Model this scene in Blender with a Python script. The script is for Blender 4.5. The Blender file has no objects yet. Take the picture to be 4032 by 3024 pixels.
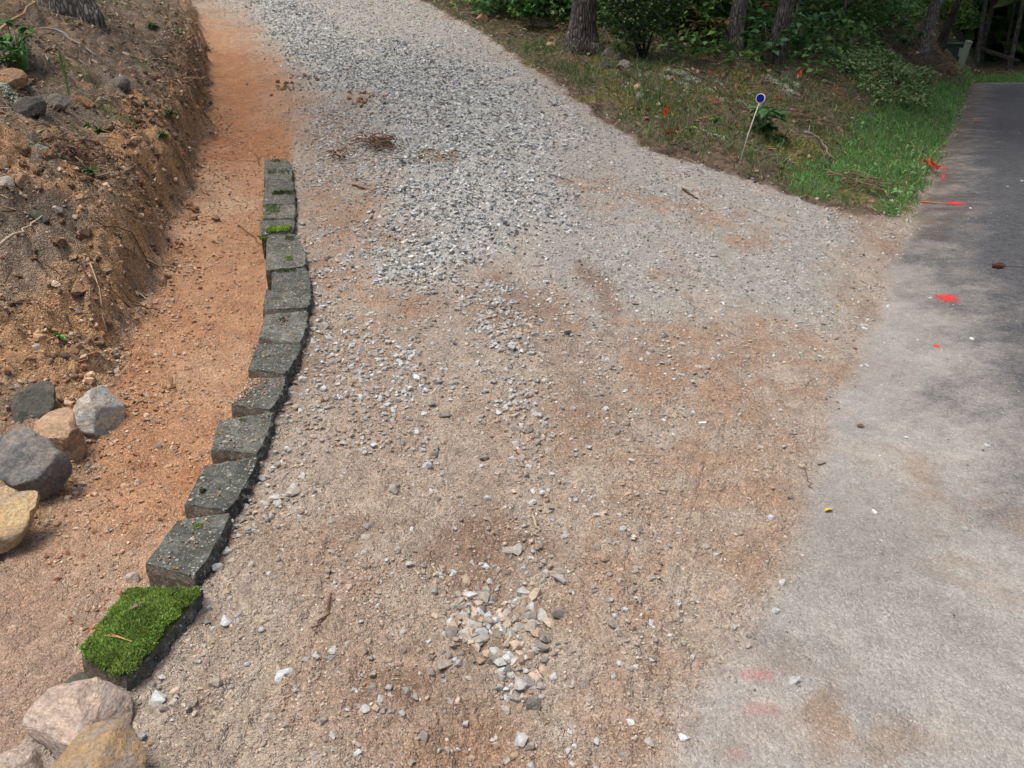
import bpy, bmesh, math, random
import numpy as np
from mathutils import Vector, Matrix
rng = np.random.default_rng(7); random.seed(7)
S = bpy.context.scene
COL = S.collection
# ------------------------------------------------------------ camera, world, sun
F = 3060.0; CX, CY = 2016.0, 1512.0; PITCH = math.radians(25.0); CAMH = 1.6
cam = bpy.data.objects.new('camera', bpy.data.cameras.new('camera')); COL.objects.link(cam)
cam.location = (0, 0, CAMH); cam.rotation_euler = (math.radians(65), 0, 0)
cam.data.sensor_width = 36; cam.data.lens = F/4032*36; cam.data.clip_start = .05; cam.data.clip_end = 500
S.camera = cam
SUN_EL, SUN_AZ = math.radians(74), math.radians(-95)      # azimuth measured from +Y towards +X
w = bpy.data.worlds.new('World'); S.world = w; w.use_nodes = True
nt = w.node_tree; bg = nt.nodes['Background']
sky = nt.nodes.new('ShaderNodeTexSky'); sky.sky_type = 'NISHITA'; sky.sun_disc = False
sky.sun_elevation = SUN_EL; sky.sun_rotation = SUN_AZ; sky.air_density = .7; sky.dust_density = 7.0; sky.ozone_density = .6
nt.links.new(sky.outputs[0], bg.inputs[0]); bg.inputs[1].default_value = .12
sl = bpy.data.lights.new('sun', 'SUN'); sun = bpy.data.objects.new('sun', sl); COL.objects.link(sun)
sl.energy = 1.5; sl.angle = math.radians(25); sl.color = (1, .97, .93)
sd = Vector((math.sin(SUN_AZ)*math.cos(SUN_EL), math.cos(SUN_AZ)*math.cos(SUN_EL), math.sin(SUN_EL)))
sun.rotation_euler = sd.to_track_quat('Z', 'Y').to_euler()
vs = S.view_settings; vs.view_transform = 'Standard'; vs.look = 'None'; vs.gamma = 1; vs.exposure = .56; vs.use_curve_mapping = False

# ------------------------------------------------------------ maths helpers
def lin(c):
    c = np.asarray(c, float)/255
    return np.where(c <= .04045, c/12.92, ((c+.055)/1.055)**2.4)
def sstep(a, b, x):
    t = np.clip((x-a)/(b-a), 0, 1); return t*t*(3-2*t)
def _h(ix, iy, seed):
    n = (ix*374761393 + iy*668265263 + seed*1442695041) & 0xffffffff
    n = ((n ^ (n >> 13))*1274126177) & 0xffffffff
    return (n ^ (n >> 16)) & 0xffff
def perlin(x, y, seed=0):
    x = np.asarray(x, float); y = np.asarray(y, float)
    ix = np.floor(x).astype(np.int64); iy = np.floor(y).astype(np.int64); fx = x-ix; fy = y-iy
    u = fx*fx*fx*(fx*(fx*6-15)+10); v = fy*fy*fy*(fy*(fy*6-15)+10)
    def g(i, j, dx, dy):
        a = _h(i, j, seed)*(2*math.pi/65536); return np.cos(a)*dx+np.sin(a)*dy
    a = g(ix, iy, fx, fy); b = g(ix+1, iy, fx-1, fy); c = g(ix, iy+1, fx, fy-1); d = g(ix+1, iy+1, fx-1, fy-1)
    return ((a+(b-a)*u)*(1-v) + (c+(d-c)*u)*v)*1.5
def fbm(x, y, sc, oct=4, seed=0, gain=.5):
    r = 0; a = 1
    for o in range(oct):
        r = r + a*perlin(x*sc, y*sc, seed+o*17); sc *= 2.03; a *= gain
    return r
def s_of(x, y): return (x-.567*y+.33)/1.1495            # >0 : on the road side of the road edge
def softp(t, k): return np.logaddexp(0, t/k)*k
def Hbase(x, y):
    d = .13*(softp(y-2.4, .35)-.85*softp(y-26, 2))
    ns = np.maximum(-s_of(x, y), 0)
    z = d*(1-np.exp(-ns/2.0))
    s = s_of(x, y)
    z = z-.16*np.exp(-((s+.75)/.5)**2)*sstep(6.8, 9, y)
    return z
def rays(p):
    p = np.asarray(p, float).reshape(-1, 2)
    x = (p[:, 0]-CX)/F; yy = -(p[:, 1]-CY)/F; c, s = math.cos(PITCH), math.sin(PITCH)
    return np.stack([x, c+yy*s, -s+yy*c], 1)
def at(pts, h, k=1.0, dz=0.0):
    """pixels of the photograph -> points of the ground"""
    d = rays(np.asarray(pts, float).reshape(-1, 2)*k); n = len(d)
    ts = np.geomspace(.8, 90, 260); lo = np.full(n, 90.); hi = np.full(n, 90.); done = np.zeros(n, bool); prev = .8
    for t in ts:
        z = CAMH+d[:, 2]*t; below = z < h(d[:, 0]*t, d[:, 1]*t)+dz
        new = below & ~done; lo[new] = prev; hi[new] = t; done |= new; prev = t
    for _ in range(24):
        m = (lo+hi)/2; z = CAMH+d[:, 2]*m; b = z < h(d[:, 0]*m, d[:, 1]*m)+dz
        hi = np.where(b, m, hi); lo = np.where(b, lo, m)
    r = d*hi[:, None]; r[:, 2] += CAMH
    return r
KD = 4032/2212.0
# ---- foot of the cut bank and right limit of the dug strip, as x(y)
trench_h = lambda x, y: Hbase(x, y)-.08
ft = at([(440, 80), (455, 150), (460, 215), (452, 290), (425, 370), (400, 450), (365, 580), (315, 690), (285, 790), (265, 900), (200, 1010), (70, 1180), (-120, 1350)], trench_h, KD)
ft = ft[np.argsort(ft[:, 1])]; FY = np.r_[-3, ft[:, 1], 30, 60]; FX = np.r_[ft[0, 0]-.8, ft[:, 0], -11.5, -24]
def xf(y): return np.interp(y, FY, FX)
BLK = [((1042,663),(1149,663),(1127,626),(1042,627)),((1039,704),(1146,707),(1138,663),(1040,663)),((1044,755),(1155,752),(1152,707),(1045,707)),((1034,805),(1157,802),(1155,752),(1040,758)),((1034,859),(1158,859),(1155,802),(1035,808)),((1029,925),(1152,915),(1146,868),(1025,868)),((1048,985),(1196,991),(1183,930),(1051,922)),((1048,1066),(1193,1048),(1193,988),(1048,985)),((1070,1148),(1221,1142),(1215,1048),(1070,1073)),((1036,1217),(1202,1214),(1211,1152),(1046,1138)),((1016,1326),(1181,1352),(1214,1241),(1043,1235)),((976,1446),(1117,1476),(1187,1364),(1011,1352)),((909,1590),(1063,1617),(1139,1487),(976,1492)),((830,1763),(1009,1788),(1080,1622),(863,1655)),((727,1986),(895,2008),(1020,1800),(803,1834)),((572,2218),(762,2270),(925,2035),(700,2048)),((320,2574),(494,2672),(800,2341),(515,2325))]
blk_w = [at(q, Hbase, 1, .055) for q in BLK]
bc = np.array([b[:, :].mean(0) for b in blk_w]); bc = bc[np.argsort(bc[:, 1])]
tb = at([(640, 250), (600, 150), (500, 50)], Hbase, KD); tb = tb[np.argsort(tb[:, 1])]
TY = np.r_[-3, bc[0, 1]-.5, bc[:, 1], bc[-1, 1]+.3, tb[:, 1], 40]; TX = np.r_[bc[0, 0]-.6, bc[0, 0]-.25, bc[:, 0], bc[-1, 0]+.05, tb[:, 0], -15]
TX = np.maximum(TX, np.interp(TY, FY, FX)+.25)
def xt(y): return np.interp(y, TY, TX)
def H0(x, y):
    x = np.asarray(x, float); y = np.asarray(y, float)
    z = Hbase(x, y)
    f = xf(y)+.09*perlin(y*1.7, 0*y+.3, 5)+.05*perlin(y*5, 0*y+.3, 6); t = xt(y)
    wid = np.interp(y, [0, 6.9, 8.5, 14], [.09, .09, .7, 1.2])
    dep = np.interp(y, [0, 1.6, 2.6, 7, 10, 16], [.03, .05, .10, .12, .08, .0])
    z = z-dep*sstep(0, 1, (t+.03-x)/wid)
    d = np.maximum(f-x, 0)
    hc = np.interp(y, [1, 2.7, 3.6, 4.6, 8, 12, 22], [0, .02, .14, .34, .36, .3, .2])
    k = np.interp(y, [0, 2.4, 3.5, 4.5, 9, 14, 22], [.1, .16, .5, .8, .7, .45, .3])
    bw = .22+.1*perlin(x*2.1, y*2.1, 9)
    rise = hc*sstep(0, 1, d/np.maximum(bw, .08))+1.5*(1-np.exp(-k*np.maximum(d-.05, 0)/1.5))
    z = z+rise+.02*sstep(0, .25, .25-np.abs(f-x))
    return z
# ------------------------------------------------------------ zones on the ground
def poly(pts, h=H0): return at(pts, h, KD)[:, :2]
def pdist(P, x, y):
    """signed distance to a polygon, positive inside"""
    P = np.asarray(P); n = len(P); dm = np.full(x.shape, 1e9); ins = np.zeros(x.shape, bool)
    for i in range(n):
        ax, ay = P[i]; bx, by = P[(i+1) % n]; ex, ey = bx-ax, by-ay; L = ex*ex+ey*ey+1e-12
        t = np.clip(((x-ax)*ex+(y-ay)*ey)/L, 0, 1)
        dm = np.minimum(dm, (x-ax-t*ex)**2+(y-ay-t*ey)**2)
        c = ((ay > y) != (by > y)) & (x < ex*(y-ay)/(ey if abs(ey) > 1e-12 else 1e-12)+ax); ins ^= c
    return np.where(ins, 1, -1)*np.sqrt(dm)
def mask(P, x, y, soft=.12, warp=.12, wsc=2.5, seed=3):
    return sstep(-soft, soft, pdist(P, x, y)+warp*fbm(x, y, wsc, 4, seed))
edge = poly([(905, -2), (1050, 75), (1120, 130), (1200, 178), (1290, 252), (1390, 316), (1480, 348), (1590, 380), (1690, 416), (1750, 440), (1850, 470), (1930, 468), (1978, 446)], Hbase)
P_verge = np.vstack([[(-26, 52), (-9, 33)], edge, [(13.3, 23.9), (60, 27), (60, 140), (-60, 140)]])
P_grass = np.vstack([poly([(1690, 408), (1715, 370), (1800, 325), (1830, 290), (1850, 245), (1940, 205), (2020, 186), (2085, 180)], Hbase), [(12.6, 23.5), (13.4, 24.2), (12.2, 22.0), (9.6, 17.4), (6.9, 12.6)], poly([(2050, 300), (2035, 345), (2025, 400), (1975, 448), (1925, 462), (1890, 425), (1800, 402), (1760, 428)], Hbase)])
P_grass2 = np.array([(13, 24), (30, 25.5), (40, 26), (40, 29), (20, 28), (14, 26)])
P_gravel = poly([(560, 2), (610, 60), (650, 130), (700, 190), (790, 205), (835, 230), (850, 290), (885, 345), (850, 375), (880, 420), (855, 480), (885, 540), (930, 600), (985, 605), (1010, 560), (1060, 520), (1150, 490), (1200, 450), (1180, 395), (1150, 340), (1200, 290), (1150, 220), (1080, 170), (980, 130), (900, 100), (830, 90), (810, 130), (760, 100), (700, 50), (650, 10)])
P_fine = poly([(520, 2), (560, 60), (640, 150), (700, 230), (860, 330), (900, 400), (960, 520), (1100, 560), (1190, 690), (1230, 760), (1310, 830), (1350, 790), (1400, 690), (1500, 680), (1640, 660), (1730, 700), (1860, 590), (1880, 480), (1700, 425), (1480, 350), (1290, 260), (1200, 182), (1050, 80), (900, 0)])
P_orange = [poly(q) for q in [[(1480, 640), (1700, 720), (1690, 900), (1680, 1010), (1640, 1170), (1540, 1230), (1420, 1080), (1350, 960), (1420, 820)],
    [(1300, 1330), (1560, 1250), (1590, 1400), (1520, 1659), (1280, 1659), (1230, 1480)],
    [(640, 420), (760, 400), (850, 440), (830, 520), (850, 600), (760, 660), (680, 640), (650, 520)],
    [(560, 120), (690, 165), (700, 185), (620, 195), (560, 160)], [(740, 195), (830, 205), (830, 232), (740, 240)], [(1190, 400), (1330, 395), (1500, 420), (1690, 520), (1600, 540), (1450, 470), (1250, 430)],
    [(950, 1500), (1100, 1490), (1120, 1659), (930, 1659)], [(760, 640), (900, 650), (960, 720), (850, 730)], [(1200, 640), (1290, 680), (1330, 760), (1280, 740)]]]
P_damp = [poly(q) for q in [[(940, 1130), (1100, 1120), (1150, 1230), (1060, 1300), (960, 1230), (900, 1200)], [(1040, 590), (1140, 620), (1160, 700), (1060, 680)], [(900, 1480), (1130, 1500), (1110, 1659), (930, 1659)], [(1240, 570), (1290, 600), (1330, 650), (1280, 640)]]]
P_pale = [poly(q) for q in [[(620, 1240), (840, 1230), (860, 1380), (780, 1659), (660, 1659), (640, 1400)], [(720, 870), (1000, 860), (1050, 1060), (900, 1150), (700, 1060)],
    [(760, 395), (840, 385), (860, 420), (770, 420)], [(905, 335), (990, 335), (985, 358), (900, 355)]]]
P_claypale = [poly(q) for q in [[(360, 1140), (200, 1080), (60, 1260), (150, 1330), (300, 1250)], [(330, 830), (440, 760), (520, 780), (460, 920), (380, 960)], [(430, 380), (560, 390), (560, 460), (430, 500)]]]
P_red = [poly(q) for q in [[(440, 90), (560, 120), (560, 270), (470, 290), (455, 180)], [(470, 300), (620, 250), (620, 330), (560, 350), (470, 340)], [(480, 1050), (300, 900), (280, 800), (340, 840), (440, 960)]]]
P_bankclay = [poly(q) for q in [[(255, 215), (340, 205), (330, 300), (300, 350), (255, 330)], [(120, 310), (250, 300), (270, 345), (160, 360)], [(-60, 290), (60, 290), (110, 380), (40, 410), (-60, 400)], [(330, 290), (430, 240), (440, 300), (360, 380), (320, 500), (260, 620), (220, 640), (300, 460)], [(40, 380), (150, 370), (170, 430), (50, 430)], [(-60, 690), (160, 640), (260, 760), (170, 830), (-60, 830)]]]
P_apronbrown = [poly(q) for q in [[(1830, 960), (1960, 970), (2160, 1130), (2080, 1150), (1920, 1080)], [(2080, 1240), (2260, 1230), (2260, 1330), (2120, 1320)], [(1600, 1400), (1800, 1390), (1900, 1450), (1700, 1460)], [(1700, 1560), (1900, 1590), (1860, 1659), (1680, 1659)]]]
P_asph = poly([(1985, 452), (1940, 500), (1960, 560), (2040, 640), (2075, 760), (2120, 850), (2170, 940), (2260, 1040), (2900, 1100), (2900, 420), (2300, 300)], Hbase)
P_asph = np.vstack([[(13.3, 23.9), (9.3, 17.0), (5.3, 9.9)], P_asph[:8], [(3.2, 2.0), (9, 4), (30, 12), (60, 27)]])
TREADS = [(poly([(1000, 1590)])[0], .16, .30, 0.12), (poly([(1400, 1180)])[0], .3, .14, 1.3), (poly([(1490, 1330)])[0], .1, .2, -.2)]
def zones(x, y):
    z = {}
    s = s_of(x, y); wv = .05*fbm(x, y, 1.6, 3, 31)
    bend = (y < 23.9+.17*np.maximum(x-13.3, 0))
    z['road'] = sstep(-.05, .08, s+wv)*bend
    z['verge'] = mask(P_verge, x, y, .05, .07, 2.2, 12)*(1-z['road'])
    f = xf(y)+.09*perlin(y*1.7, 0*y+.3, 5)+.05*perlin(y*5, 0*y+.3, 6)
    z['f'] = f
    z['bank'] = sstep(-.03, .1, f-x)
    tx = xt(y)
    wid = np.interp(y, [0, 6.9, 8.5, 14], [.02, .02, .35, .6])
    z['ditch'] = sstep(-1, 1, (tx-.0-x+.6*wid*fbm(x, y, 2, 3, 33))/np.maximum(wid, .02))*(1-z['bank'])*(1-sstep(13, 18, y))
    z['asph'] = sstep(-.55, .6, pdist(P_asph, x, y)-.1+.3*fbm(x*.5+y*.3, y-.5*x, 2.4, 7, 14, .72)-.05*np.exp(-((y-4.6)/1.2)**2))*z['road']
    off = (1-z['bank'])*(1-z['verge'])*(1-z['ditch'])*(1-z['road'])
    z['drive'] = off
    z['gravel'] = mask(P_gravel, x, y, .5, .4, 2.0, 21)*off
    z['fine'] = mask(P_fine, x, y, .3, .3, 1.5, 22)*off
    g = mask(P_grass, x, y, .12, .2, 1.5, 23); g2 = mask(P_grass2, x, y, .3, .3, .6, 24)
    z['grass'] = np.maximum(g, g2)*(1-z['road'])
    return z
def relief(x, y, z):
    r = np.hypot(x, y)
    lumpy = fbm(x, y, 3.2, 3, 41); mid = fbm(x, y, 11, 3, 42); fine = fbm(x, y, 38, 2, 43); grit = fbm(x, y, 95, 2, 44)*(r < 7)
    out = z['drive']*(.013*lumpy+.010*mid+.0050*fine+.0035*grit)
    out += z['gravel']*(.03+.02*mid+.006*fine)
    rid = np.abs(fbm(x, y, 14, 2, 45))
    out += z['ditch']*(.014*lumpy+.008*mid+.004*fine+.002*grit)
    b = z['bank']*sstep(2.2, 3.6, y)
    cl = np.abs(perlin(x*6, y*6, 51))
    out += z['bank']*(.010*mid+.007*fine+.003*grit)+b*(.06*lumpy+.05*(cl-.3)+.03*mid+.010*fine)
    nf = np.exp(-((z['f']-.12-x)/.16)**2)*sstep(3, 4.2, y)
    out += nf*(.07*np.abs(fbm(x, y, 7, 3, 46))+.05*fbm(x, y, 16, 2, 47))
    out += z['verge']*(.04*lumpy+.02*mid+.006*fine)
    out += z['road']*(.001*grit+(1-z['asph'])*.004*lumpy)
    for P in P_pale[3:]:                                   # small heaps of fine dirt on the gravel
        out += .05*sstep(-.02, .12, pdist(P, x, y))
    # tyre ruts running down the drive towards the road, shallow
    out -= z['drive']*.012*np.exp(-((x-(-.12+.05*np.sin(y*1.4)))/.17)**2)*sstep(1.0, 1.4, y)*(1-sstep(2.9, 3.4, y))
    out += z['drive']*.014*np.exp(-((x-(-.45+.03*np.sin(y*2)))/.08)**2)*(1-sstep(2.2, 3.0, y))
    lx = x-.10*y; out += z['drive']*.0035*np.sin(lx*2*math.pi/.055+1.5*np.sin(y*2))*np.exp(-((lx+.78)/.13)**2)*sstep(3.2, 2.2, y)
    out += z['drive']*.0035*np.sin((x-.35*y)*2*math.pi/.05)*np.exp(-((x-.35*y+.18)/.12)**2)*sstep(3.6, 2.6, y)
    for (c, wx, wy, a) in TREADS:                          # tread prints pressed in the dirt
        dx, dy = x-c[0], y-c[1]; u = dx*math.cos(a)+dy*math.sin(a); v = -dx*math.sin(a)+dy*math.cos(a)
        m = sstep(1, .8, np.maximum(np.abs(u)/wx*2, np.abs(v)/wy*2))
        pat = np.maximum(np.sin((v+.35*np.abs(u))*2*math.pi/.026), .9*np.cos(u*2*math.pi/.034))
        out += m*(.006*sstep(-.3, .4, pat)-.007)
    return out
def H(x, y):
    x = np.asarray(x, float); y = np.asarray(y, float)
    return H0(x, y)+relief(x, y, zones(x, y))
def cmix(c, col, m): return c*(1-m[:, None])+lin(col)[None]*m[:, None]
def colour(x, y, z):
    n = len(x); n1 = fbm(x, y, 1.2, 4, 61); n2 = fbm(x, y, 5, 4, 62); n3 = fbm(x, y, 25, 3, 63)
    c = np.tile(lin((165, 152, 137)), (n, 1))
    c = cmix(c, (146, 124, 104), sstep(-.1, .7, n1)*.7)
    c = cmix(c, (158, 147, 135), sstep(.0, .7, -n1+.4*n2)*.6)
    for P in P_pale[:3]: c = cmix(c, (168, 150, 134), mask(P, x, y, .25, .3)*.6)
    c = cmix(c, (162, 161, 154), z['fine']*.85); st = fbm(x*1.0+.15*y, y*.22, 3.0, 4, 64); c = cmix(c, (172, 160, 146), sstep(.1, .6, st)*.45*z['drive']); c = cmix(c, (134, 112, 96), sstep(.1, .6, -st)*.35*z['drive']*(1-z['fine']))
    for P in P_damp: c = cmix(c, (128, 103, 84), mask(P, x, y, .15, .25, 3, 83)*.7)
    for P in P_orange: c = cmix(c, (160, 132, 108), mask(P, x, y, .3, .4, 2.2, 66)*sstep(-.6, .2, n2)*.75*z['drive'])
    c = cmix(c, (148, 114, 88), sstep(.15, .5, n2)*.2*sstep(0, .5, n1)*(1-z['fine'])*z['drive'])
    c = cmix(c, (178, 179, 174), z['gravel']*.85)
    for P in P_pale[3:]: c = cmix(c, (150, 134, 112), mask(P, x, y, .06, .08))
    # road: dusty apron and bare asphalt
    ap = np.tile(lin((154, 152, 146)), (n, 1)); ap = cmix(ap, (130, 130, 127), sstep(.0, .7, fbm(x+.4*y, y*.5, 3.2, 5, 65))*.6); ap = cmix(ap, (142, 137, 130), sstep(-.2, .6, n1)*.6); ap = cmix(ap, (162, 156, 148), sstep(.1, .7, -n1+n2*.5)*.6)
    for P in P_apronbrown: ap = cmix(ap, (140, 116, 94), mask(P, x, y, .2, .35, 2, 67)*sstep(-.6, .5, fbm(x, y, 7, 4, 81))*.5)
    asp = np.tile(lin((88, 90, 94)), (n, 1)); asp = cmix(asp, (98, 99, 102), sstep(0, .8, n1)*.5); asp = cmix(asp, (124, 122, 119), sstep(.25, .7, n2)*.35*sstep(9, 4, y))
    ap = ap*(1-z['asph'][:, None])+asp*z['asph'][:, None]
    litter_edge = sstep(.5, 0, s_of(x, y)+.25*n2)*sstep(5.5, 7, y)
    ap = cmix(ap, (98, 84, 72), litter_edge*.7)
    c = c*(1-z['road'][:, None])+ap*z['road'][:, None]
    # dug strip: clay
    t = np.tile(lin((175, 136, 104)), (n, 1)); t = cmix(t, (160, 118, 88), sstep(-.2, .5, n2)*.6)
    for P in P_claypale: t = cmix(t, (184, 156, 128), mask(P, x, y, .2, .25)*.7)
    for P in P_red: t = cmix(t, (160, 110, 74), mask(P, x, y, .4, .4)*.7)
    t = cmix(t, (158, 138, 121), sstep(2.6, 1.6, y+.2*n1)*.85)
    c = c*(1-z['ditch'][:, None])+t*z['ditch'][:, None]
    # bank
    b = np.tile(lin((136, 122, 105)), (n, 1)); b = cmix(b, (104, 93, 80), sstep(-.2, .5, n1+.4*n2)*.8); b = cmix(b, (172, 140, 108), sstep(.1, .6, n2-.2*n1)*.6)
    b = cmix(b, (166, 140, 114), sstep(4.0, 3.0, y+.5*n1)*.75); b = cmix(b, (160, 142, 120), sstep(2.2, 1.7, y+.2*n1)*.7)
    for P in P_bankclay: b = cmix(b, (192, 148, 106), mask(P, x, y, .1, .18, 4, 68)*.7)
    b = cmix(b, (186, 148, 106), np.exp(-((z['f']-.1-x)/.17)**2)*sstep(-.7, .1, n2)*.8)
    b = cmix(b, (86, 96, 50), sstep(.35, .7, fbm(x, y, 2.2, 3, 69))*.6*sstep(4, 5, y))
    c = c*(1-z['bank'][:, None])+b*z['bank'][:, None]
    v = np.tile(lin((108, 94, 78)), (n, 1)); v = cmix(v, (72, 60, 50), sstep(-.1, .5, n2)*.7); v = cmix(v, (120, 116, 52), sstep(.12, .5, fbm(x, y, 1.1, 4, 70))*.75); v = cmix(v, (128, 112, 96), sstep(.2, .6, n3)*.5)
    v = cmix(v, (74, 96, 50), z['grass'])
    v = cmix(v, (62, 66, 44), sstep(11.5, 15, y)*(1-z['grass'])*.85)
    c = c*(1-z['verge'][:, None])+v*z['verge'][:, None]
    return np.clip(c, .004, .8)
# ------------------------------------------------------------ materials
MATS = {}
def new_mat(name, rough=.9):
    m = bpy.data.materials.new(name); m.use_nodes = True; b = m.node_tree.nodes['Principled BSDF']
    b.inputs['Roughness'].default_value = rough; b.inputs['Specular IOR Level'].default_value = .25
    MATS[name] = m; return m, m.node_tree, b
def N(nt, t, **kw):
    n = nt.nodes.new(t)
    for k, v in kw.items(): setattr(n, k, v)
    return n
def noise(nt, vec, sc, det=3, rough=.55):
    n = N(nt, 'ShaderNodeTexNoise'); n.inputs['Scale'].default_value = sc; n.inputs['Detail'].default_value = det; n.inputs['Roughness'].default_value = rough
    nt.links.new(vec, n.inputs['Vector']); return n.outputs['Fac']
def voro(nt, vec, sc, feature='F1'):
    n = N(nt, 'ShaderNodeTexVoronoi', feature=feature); n.inputs['Scale'].default_value = sc; nt.links.new(vec, n.inputs['Vector']); return n
def mrange(nt, v, a, b, c, d):
    n = N(nt, 'ShaderNodeMapRange'); nt.links.new(v, n.inputs[0])
    for i, k in enumerate((a, b, c, d)): n.inputs[i+1].default_value = k
    return n.outputs[0]
def mulcol(nt, col, fac):
    n = N(nt, 'ShaderNodeVectorMath', operation='SCALE'); nt.links.new(col, n.inputs[0]); nt.links.new(fac, n.inputs['Scale']); return n.outputs[0]
def math2(nt, op, a, b):
    n = N(nt, 'ShaderNodeMath', operation=op)
    for i, k in enumerate((a, b)):
        if isinstance(k, (int, float)): n.inputs[i].default_value = k
        else: nt.links.new(k, n.inputs[i])
    return n.outputs[0]
def mixc(nt, f, a, b):
    n = N(nt, 'ShaderNodeMix', data_type='RGBA')
    if isinstance(f, (int, float)): n.inputs[0].default_value = f
    else: nt.links.new(f, n.inputs[0])
    for i, k in ((6, a), (7, b)):
        if isinstance(k, (tuple, list, np.ndarray)): n.inputs[i].default_value = tuple(k[:3])+(1,)
        else: nt.links.new(k, n.inputs[i])
    return n.outputs[2]
def bump(nt, b, h, dist, strength=1):
    n = N(nt, 'ShaderNodeBump'); n.inputs['Strength'].default_value = strength; n.inputs['Distance'].default_value = dist
    nt.links.new(h, n.inputs['Height']); nt.links.new(n.outputs[0], b.inputs['Normal'])
def ground_material():
    m, nt, b = new_mat('ground_soil', .95)
    pos = N(nt, 'ShaderNodeNewGeometry').outputs['Position']; at_ = N(nt, 'ShaderNodeAttribute', attribute_name='Col'); g = N(nt, 'ShaderNodeAttribute', attribute_name='grit')
    v1 = voro(nt, pos, 95); v2 = voro(nt, pos, 230)
    sep = N(nt, 'ShaderNodeSeparateColor'); nt.links.new(v1.outputs['Color'], sep.inputs[0])
    sep2 = N(nt, 'ShaderNodeSeparateColor'); nt.links.new(v2.outputs['Color'], sep2.inputs[0])
    f = mrange(nt, sep.outputs[0], 0, 1, .82, 1.18)
    f2 = mrange(nt, sep2.outputs[0], 0, 1, .82, 1.2)
    f3 = mrange(nt, noise(nt, pos, 14, 6, .65), .25, .75, .72, 1.28)
    f4 = mrange(nt, noise(nt, pos, 420, 2, .6), .3, .7, .82, 1.2)
    # pale flecks
    fl = mrange(nt, sep2.outputs[1], .93, .97, 0, 1)
    fac = math2(nt, 'MULTIPLY', math2(nt, 'MULTIPLY', f, f2), math2(nt, 'MULTIPLY', f3, f4))
    fac = math2(nt, 'POWER', fac, g.outputs['Fac'])
    c = mulcol(nt, at_.outputs['Color'], fac)
    c = mixc(nt, math2(nt, 'MULTIPLY', fl, .4), c, lin((205, 200, 190)))
    nt.links.new(c, b.inputs['Base Color'])
    h = math2(nt, 'ADD', math2(nt, 'MULTIPLY', v1.outputs['Distance'], -.8), math2(nt, 'MULTIPLY', v2.outputs['Distance'], -.6))
    h = math2(nt, 'ADD', h, math2(nt, 'MULTIPLY', noise(nt, pos, 60, 4, .65), 1.2))
    h = math2(nt, 'MULTIPLY', h, g.outputs['Fac'])
    bump(nt, b, h, .010, 1)
    return m
def attr_material(name, rough=.85, nsc=60, amp=.3, bmp=.002, spec=.25, trans=0, speck=0):
    m, nt, b = new_mat(name, rough); b.inputs['Specular IOR Level'].default_value = spec
    pos = N(nt, 'ShaderNodeNewGeometry').outputs['Position']; a = N(nt, 'ShaderNodeAttribute', attribute_name='Col')
    nz = noise(nt, pos, nsc, 5, .65); f = mrange(nt, nz, .25, .75, 1-amp, 1+amp)
    c = mulcol(nt, a.outputs['Color'], f)
    if speck: c = mixc(nt, mrange(nt, noise(nt, pos, nsc*6, 2), .62, .7, 0, speck), c, lin((215, 212, 205)))
    nt.links.new(c, b.inputs['Base Color'])
    if bmp: bump(nt, b, nz, bmp)
    if trans:
        t = N(nt, 'ShaderNodeBsdfTranslucent'); nt.links.new(c, t.inputs[0]); mx = N(nt, 'ShaderNodeMixShader'); mx.inputs[0].default_value = trans
        nt.links.new(b.outputs[0], mx.inputs[1]); nt.links.new(t.outputs[0], mx.inputs[2]); nt.links.new(mx.outputs[0], nt.nodes['Material Output'].inputs[0])
    return m
def rock_material(name, c1, c2, c3, sc=6, vein=.0, veincol=(225, 225, 225), bands=0, dark=None):
    """layered, stained rock; c1..c3 are sRGB colours"""
    m, nt, b = new_mat(name, .82)
    co = N(nt, 'ShaderNodeTexCoord').outputs['Object']
    if bands:
        mp = N(nt, 'ShaderNodeMapping'); mp.inputs['Scale'].default_value = (1, 1, bands); mp.inputs['Rotation'].default_value = (.5, .35, .2); nt.links.new(co, mp.inputs[0]); vec = mp.outputs[0]
    else: vec = co
    n1 = noise(nt, vec, sc, 6, .6); n2 = noise(nt, vec, sc*2.7, 6, .7); n3 = noise(nt, co, sc*16, 4, .7)
    c = mixc(nt, mrange(nt, n1, .4, .6, 0, 1), lin(c1), lin(c2)); c = mixc(nt, mrange(nt, n2, .45, .68, 0, .9), c, lin(c3))
    c = mulcol(nt, c, mrange(nt, n3, .25, .75, .55, 1.4)); c = mulcol(nt, c, mrange(nt, math2(nt, 'ABSOLUTE', math2(nt, 'SUBTRACT', n2, .5), 0), 0, .03, .72, 1))
    if vein: c = mixc(nt, mrange(nt, noise(nt, vec, sc*1.7, 7, .7), .62, .66, 0, vein), c, lin(veincol))
    if dark: c = mixc(nt, mrange(nt, noise(nt, co, sc*.8, 4, .6), .5, .66, 0, .8), c, lin(dark))
    nt.links.new(c, b.inputs['Base Color'])
    bump(nt, b, math2(nt, 'ADD', n2, math2(nt, 'MULTIPLY', n3, .35)), .02, .8)
    return m
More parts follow.
